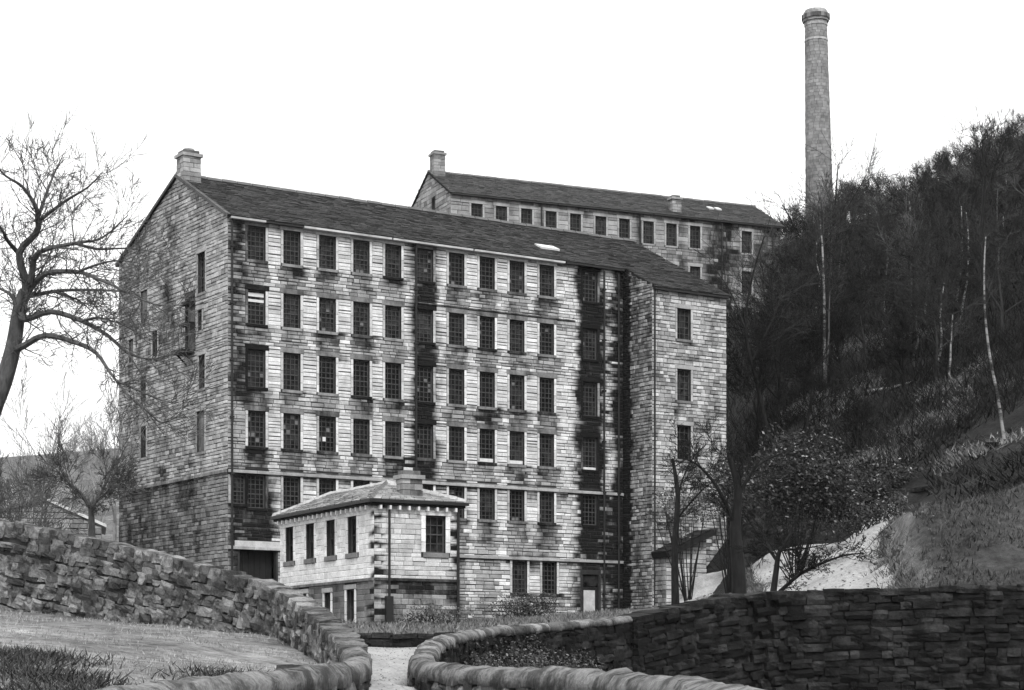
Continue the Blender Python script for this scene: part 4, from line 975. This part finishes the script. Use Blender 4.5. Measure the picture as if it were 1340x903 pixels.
traced('small_bare_tree', 'small bare forked tree over the retaining wall before the yard', [([(1012,775),(1016,745),(1020,722),(1034,700),(1036,690)], .11, .03, 62.5, 62.5),([(1020,775),(1046,752),(1076,737),(1105,727),(1130,724)], .07, .015, 62.5, 61.5),([(1044,752),(1046,735),(1040,722)], .03, .01, 62.4, 62.4),([(1018,735),(1008,720),(998,712)], .05, .01, 62.5, 63),([(1022,720),(1050,718),(1085,712)], .04, .01, 62.5, 62)], 'bark_black', 'bark_black', base_of(1014,775,62.5), 18, tw=(.35,.8), twn=2, lev=3)
traced('young_tree', 'small bare tree forking behind the left wall before the gable', [([(120,715),(120,690),(119,665)], .12, .08, 58, 58),([(119,667),(105,645),(90,632),(78,622)], .06, .012, 58, 57.5),([(119,667),(130,648),(141,628),(146,612)], .06, .012, 58, 58.5),([(126,655),(146,640),(160,632)], .03, .01, 58, 58)], 'bark_mid', 'bark_oak', base_of(120,715,58), 19, tw=(.4,.9), twn=2, lev=3)
for i, (x, y, d, hgt, lab) in enumerate([(62,640,105,8.0,'thin pale bare tree rising alone in the left gap'), (134,640,110,7,'pale upright bare tree nearest the mill gable in the left gap'), (147,645,125,7.5,'faint slender bare tree close behind the gable edge'),
      (18,640,84,5.5,'bushy bare tree low at the left edge'), (40,660,76,3.6,'twiggy bare shrub beneath the large spreading tree'), (92,650,150,6,'distant pale bare tree between the two slim ones'), (5,650,70,3.2,'dense bare thorn at the left margin above the wall')]):
    p = P(x, y, d); bare_tree('background_tree', lab, (p.x, p.y, gz(p.x, p.y)), hgt + max(0, p.z-gz(p.x,p.y))*.5, 300+i, 'bark_pale' if i in (0,1,2,5) else 'bark_mid', 4, 'bare trees in the left gap', spread=.35 if i < 3 else .6, trunk_f=.6, nch=(4,6), minr=.01)  # the pale ones carry haze in their bark colour
# far wood on the other side of the valley, haze painted into its bark
far_p = [bare_tree('distant_tree', 'faint leafless tree far across the valley at left', (0,0,0), 12, 400+s, 'bark_pale', 3, 'faint trees across the valley', spread=.6, nch=(5,7), minr=.05, r=.25) for s in range(3)]
for i in range(46):
    y = rt.uniform(420, 900); x = rt.uniform(-.262*y-6, -.185*y); o = far_p[i] if i < 3 else copy_tree(far_p[i % 3])
    o.location = (x, y, gz(x, y)-.3); sc = rt.uniform(.5, .9); o.scale = (sc*1.3, sc*1.3, sc); o.rotation_euler = (0,0,rt.uniform(0,6.28))

for i in range(16):
    rr0 = random.Random(800+i); x0 = rr0.uniform(1060, 1335); y0 = rr0.uniform(300, 520); hx, hy = hit(x0, y0, 100); hgt = rr0.uniform(4, 8)
    pts = [(hx, hy, gz(hx, hy)-.2)]
    for k in range(5): pts.append((pts[-1][0]+rr0.gauss(.03,.12), hy, pts[-1][2]+hgt/5))
    t = thing('thin_tree', 'thin bare stem standing out of the hillside wood', 'tree', pts[0], 0, 'thin stems in the hillside wood'); m = MB()
    m.tube([(a-pts[0][0], 0, c-pts[0][2]) for a, b, c in pts], [.08,.07,.06,.05,.04,.03], 6); m.build('trunk', M['bark_mid'] if i % 2 else M['birch'], t, smooth=True)
    b = MB()
    for k in range(8): grow(b, b, Vector(pts[3+k%3])-Vector(pts[0]), Vector((rr0.gauss(0,1), rr0.gauss(0,1), .6)).normalized(), rr0.uniform(1,2.4), .025, 2, 4, rr0, minr=.012)
    b.build('crown', M['bark_far'], t)
# ------------------------------------------------------------ evergreen bushes (leaves as faces)
def bush(name, label, c, rx, ry, rz, n_, leaf, seed, tones=(.008,.05), glint=.12, cat='bush'):
    rnd = random.Random(seed); base = (c[0], c[1], gz(c[0], c[1])); t = thing(name, label, cat, base); st_ = MB(); lf = MB()
    cl = []
    for _ in range(34):
        v = Vector((rnd.gauss(0,1), rnd.gauss(0,1), rnd.gauss(0,1))).normalized()*rnd.uniform(.35, 1)
        cl.append((Vector((v.x*rx, v.y*ry, v.z*rz)) + Vector((0,0,c[2]-base[2])), rnd.uniform(.28,.5)))
    for q, r_ in cl:
        if rnd.random() > .4: continue
        mid = Vector((q.x*.55, q.y*.55, q.z*.5+rnd.uniform(-.2,.2))); st_.tube([(rnd.uniform(-.15,.15),rnd.uniform(-.15,.15),-.3), mid, q], [.03,.025,.01], 4, 0)
    for _ in range(n_):
        q, r_ = rnd.choice(cl); v = Vector((rnd.gauss(0,1), rnd.gauss(0,1), rnd.gauss(0,.8))); v = v.normalized()*rnd.random()**.4*r_*max(rx, rz)*.75
        p = q+v; 
        if p.z < .05: continue
        nn = Vector((rnd.gauss(0,1), rnd.gauss(0,1)-.3, rnd.gauss(0,1)+.6)).normalized(); a_ = nn.cross(Vector((rnd.random(),rnd.random(),rnd.random()))).normalized(); b_ = nn.cross(a_); L_ = leaf*rnd.uniform(.6,1.3)
        lf.add([tuple(p-a_*L_*.5), tuple(p+b_*L_*.25), tuple(p+a_*L_*.5), tuple(p-b_*L_*.25)], [(0,1,2,3)], rnd.uniform(.12,.3) if rnd.random() < glint else rnd.uniform(*tones))  # glint share of leaves gets a paler colour, a painted highlight
    st_.build('stem', M['bark_black'], t); lf.build('foliage', M['leaf'], t); return t
p = P(1040,636,84); bush('holly_bush', 'large dark evergreen bush with painted glints on its leaves beside the mill wing', tuple(p), 3.7, 2.2, 1.6, 17000, .16, 1, tones=(.005,.03), glint=.07)
p = P(955,640,90); bush('holly_bush', 'narrower dark evergreen bush against the corner of the mill wing', tuple(p), 1.3, 1.2, 1.4, 2600, .14, 2, glint=.14)
p = P(1120,665,96); bush('holly_bush', 'low dark evergreen bush above the terrace wall', tuple(p), 2.6, 1.8, 1.1, 6000, .15, 3, glint=.08)
p = P(900,665,100); bush('holly_bush', 'speckled evergreen growing up the foot of the mill wing', tuple(p), 2.0, 1.0, 1.4, 2000, .13, 12, (.01,.06), .2)
p = P(1150,640,103); bush('holly_bush', 'dark evergreen spreading at the back of the pale yard', tuple(p), 3.0, 1.8, 1.4, 7000, .16, 13, (.006,.035), .05)
p = P(1218,722,66.5); bush('gorse_bush', 'dark rounded bush at the near corner of the yard and grass mound', tuple(p), .6, .8, .75, 5000, .07, 4, (.01,.06), .05)
p = P(1260,690,70); bush('gorse_bush', 'small dark shrub on the face of the grass mound', tuple(p), .7, .8, .35, 2000, .08, 5, (.02,.08), .08)
p = P(690,800,105); bush('ivy_clump', 'dark ivy at the foot of the mill left of the doorway', (p.x, p.y-.6, p.z+.1), 2.2, .4, .6, 3000, .12, 6, (.01,.06), .1)
p = P(690,850,45); bush('bramble_bush', 'brambles growing between the two curved lane walls', (p.x, 46, .0), 1.8, 2.6, .75, 9000, .07, 9, (.01,.07), .08)
p = P(565,800,76); bush('bramble_bush', 'scrubby shrub at the foot of the gatehouse right wall', (p.x, 77.5, 2.2), 1.6, .6, .45, 2500, .1, 10, (.02,.1), .1)

# ------------------------------------------------------------ left background: low outbuilding behind the wall
p = P(60, 700, 88); sh = thing('stone_shed', 'low stone shed with a pale sloping roof edge behind the left wall', 'shed', (p.x, p.y, 0), math.radians(12))
zt = (HOR-655)/F*88; zl = (HOR-692)/F*90; sb_ = 3.0
facade(sh, (-3.2,0), (1,0), 5.6, sb_, lambda a: zt if a < 3.2 else zt+(zl-zt)*(a-3.2)/2.4, zt, [], [], .26, (), lambda a,z,r: .3*r.uniform(.6,1.2), lambda a,z: .15, .35, .9, .03, .04, nsingle=30, seed=81)
b = MB(); b.add([(0,-.15,zt),(2.6,-.15,zl-.05),(2.6,5,zl-.05),(0,5,zt),(0,-.15,zt+.13),(2.6,-.15,zl+.08),(2.6,5,zl+.08),(0,5,zt+.13)], [(0,1,5,4),(4,5,6,7),(3,2,1,0),(1,2,6,5),(0,4,7,3)], .55); b.build('roof', M['stone'], sh)
b = MB(); b.add([(0,-.15,zt),(-3.3,-.15,zt-.9),(-3.3,5,zt-.9),(0,5,zt),(0,-.15,zt+.12),(-3.3,-.15,zt-.78),(-3.3,5,zt-.78),(0,5,zt+.12)], [(4,5,1,0),(7,6,5,4),(0,1,2,3),(5,6,2,1)], .12); b.build('roof', M['slate'], sh)
plain(sh, [(2.4,0,sb_),(2.4,5,sb_),(2.4,5,zl),(2.4,0,zl)]); plain(sh, [(-3.2,5,sb_),(-3.2,0,sb_),(-3.2,0,zt-.9),(-3.2,5,zt-.9)])

# ------------------------------------------------------------ ground cover nobody could count
def blades(name, n_, sample, hgt, wdt, tone, seed, lean=.5, mat='grass'):
    rnd = random.Random(seed); b = MB()
    for _ in range(n_):
        q = sample(rnd)
        if q is None: continue
        x, y = q; z = gz(x, y)-.02; t = rnd.uniform(0, 6.28); h = hgt*rnd.uniform(.5, 1.3); dx, dy = math.cos(t)*wdt, math.sin(t)*wdt; lx, ly = rnd.gauss(0, lean)*h, rnd.gauss(0, lean)*h
        b.add([(x-dx,y-dy,z), (x+dx,y+dy,z), (x+lx,y+ly,z+h)], [(0,1,2)], tone*rnd.uniform(.5, 1.7))
    return b.build(name, M[mat], kind='stuff')
LP = [(p[0], p[1]) for p in W1[1:]] + [(p[0], p[1]) for p in W2]
def s_left(r):
    y = r.uniform(17, 51); x = r.uniform(-.27*y, -.05*y)
    if not inpoly(np.array([x]), np.array([y]), LP)[0]: return None
    if noise.noise(Vector((x*.5, y*.5, 1)))+r.uniform(-.3,.3) < -.1: return None
    return x, y
tag(blades('grass', 26000, s_left, .07, .012, .24, 1), 'short pale winter grass inside the curved wall', 'grass')
def s_clump(r):
    cx, cy = r.choice([(-6.3,27),(-5.3,25.5),(-7.2,30),(-5.8,24),(-4.4,25.2),(-7.6,28),(-4.2,31)]); return cx+r.gauss(0,.45), cy+r.gauss(0,.8)
tag(blades('weeds', 7000, s_clump, .14, .02, .05, 2, .8), 'dark weeds scattered in the grass at lower left', 'weeds')
def s_mound(r):
    x, y = r.uniform(12.8, 24), r.uniform(61, 80); return (x, y) if inpoly(np.array([x]), np.array([y]), MOUND)[0] and noise.noise(Vector((x*.6, y*.4, 1))) > -.25 else None
r_m = random.Random(3)
tag(blades('grass', 16000, s_mound, .2, .03, .055, 3), 'tussocky pale grass on the mound at right', 'grass')
def s_strip(r):
    y = r.uniform(57, 104); return r.uniform(-.12*y if y < 78 else -.04*y, .06*y), y
tag(blades('grass', 14000, s_strip, .16, .03, .13, 4), 'rough grass in front of the mill foot', 'grass')
def s_hill(r):
    y = r.uniform(74, 150); x = r.uniform(12 if y > 103 else 14.2+(y-62)*.17, .30*y+3)
    if noise.noise(Vector((x*.18, y*.11, 4)))+r.uniform(-.25,.25) < (.08 if y > 103 else -.2): return None
    return x, y
tag(blades('undergrowth', 36000, s_hill, .4, .05, .024, 5, .9), 'dead bracken and grass on the dark wooded slope', 'undergrowth')
LEDGE = [((1120,590),(1200,560),(1275,520)), ((1060,560),(1105,535),(1145,505)), ((1140,455),(1200,440),(1262,432)), ((1180,575),(1250,545),(1335,500)), ((1030,545),(1060,530),(1085,538)), ((1100,620),(1160,600),(1200,590)),
         ((1210,520),(1260,500),(1300,470)), ((1090,470),(1120,455),(1150,452)), ((1220,610),(1270,600),(1335,570))]
LH = [[hit(a, b, 76) for a, b in l] for l in LEDGE]
def s_ledge(r):
    l = r.choice(LH); k = r.randint(0, len(l)-2); f = r.random(); x = l[k][0]+(l[k+1][0]-l[k][0])*f; y = l[k][1]+(l[k+1][1]-l[k][1])*f
    if noise.noise(Vector((x*.7, y*.7, 2))) < -.15: return None
    return x+r.gauss(0,.35), y+r.gauss(0,.5)
tag(blades('pale_grass', 15000, s_ledge, .3, .05, .17, 15, .8), 'streaks of pale dead grass along the ledges of the dark slope', 'grass')
def s_lane(r):
    y = r.uniform(24, 56); c = -2.4 if y > 30 else -1.2; return c + r.choice((-1, 1))*r.uniform(.5, 1.4), y
tag(blades('weeds', 2500, s_lane, .09, .012, .08, 16, .7), 'weeds along the edges of the lane', 'weeds')
def s_verge(r):
    f = r.random(); l = YL if r.random() < .4 else YR; k = r.randint(0, len(l)-2); return l[k][0]+(l[k+1][0]-l[k][0])*f+r.gauss(0,.22), l[k][1]+(l[k+1][1]-l[k][1])*f
tag(blades('grass', 7000, s_verge, .22, .03, .09, 17, .6), 'ragged grass along the edges of the pale yard', 'grass')
gm = MB(); r7 = random.Random(77)
for _ in range(2600):
    if r7.random() < .5: y = r7.uniform(24, 56); x = -2.0+r7.gauss(0,1.0); zz = .1; sz = r7.uniform(.008, .028)
    else: y = r7.uniform(62, 98); x = r7.uniform(8.5, 14+(y-62)*.12); zz = .1; sz = r7.uniform(.03, .09)
    z = gz(x, y)+.05; v = [(x+r7.uniform(-1,1)*sz, y+r7.uniform(-1,1)*sz, z+r7.uniform(0,.8)*sz) for _ in range(5)]
    gm.add(v, [(0,1,4),(1,2,4),(2,3,4),(3,0,4)], r7.random())
tag(gm.build('loose_stones', M['rubble'], kind='stuff'), 'small loose stones on the lane and yard', 'gravel')
def s_hill2(r):
    y = r.uniform(103, 240); return r.uniform(12, .27*y), y
tag(blades('brushwood', 40000, s_hill2, 1.5, .03, .014, 6, .6), 'thin brushwood under the trees of the hillside', 'undergrowth')
rr_ = random.Random(5); rm = rubs('rubble_dark')
for i in range(26):
    x0 = rr_.uniform(1010, 1330); y = rr_.uniform(98, 118); x = (x0-670)/F*y
    o = link('boulder', rr_.choice(rm)); o.location = (x, y, gz(x, y)+.1); s = rr_.uniform(.25, .55); o.scale = (s*1.4, s, s*.6); o.rotation_euler = (rr_.uniform(-.3,.3), rr_.uniform(-.3,.3), rr_.uniform(0,3)); tag(o, 'weathered boulder lying on the dark wooded slope', 'boulder', 'boulders on the slope')
for lab, pts in (('long thin fallen trunk high on the slope', [(1165,392,126),(1190,398,126),(1215,412,125)]), ('fallen pale branch low on the slope', [(1140,480,118),(1165,470,118),(1195,465,118)])):
    q = [P(a, b, d) for a, b, d in pts]; q = [Vector((v.x, v.y, gz(v.x, v.y)+.12)) for v in q]; m = MB(); m.tube([v-q[0] for v in q], [.09,.07,.04], 6, cap=True); o = m.build('fallen_branch', M['bark_pale']); o.location = q[0]; tag(o, lab, 'log')
print('objects', len(bpy.data.objects), 'protos', len(spots))
# ------------------------------------------------------------ thin winter haze
hb = MB(); hb.box(GX[0]-20, GY[0]-20, float(ZG.min())-1, GX[-1]+20, GY[-1]+20, max(70, float(ZG.max())+12)); hzm = bpy.data.materials.new('haze'); hzm.use_nodes = True
t_ = hzm.node_tree; t_.nodes.clear(); pv = t_.nodes.new('ShaderNodeVolumePrincipled'); pv.inputs['Color'].default_value = (.95,.95,.95,1); pv.inputs['Density'].default_value = .00006
ou = t_.nodes.new('ShaderNodeOutputMaterial'); t_.links.new(pv.outputs[0], ou.inputs['Volume'])
hb.build('haze', hzm, kind='stuff')
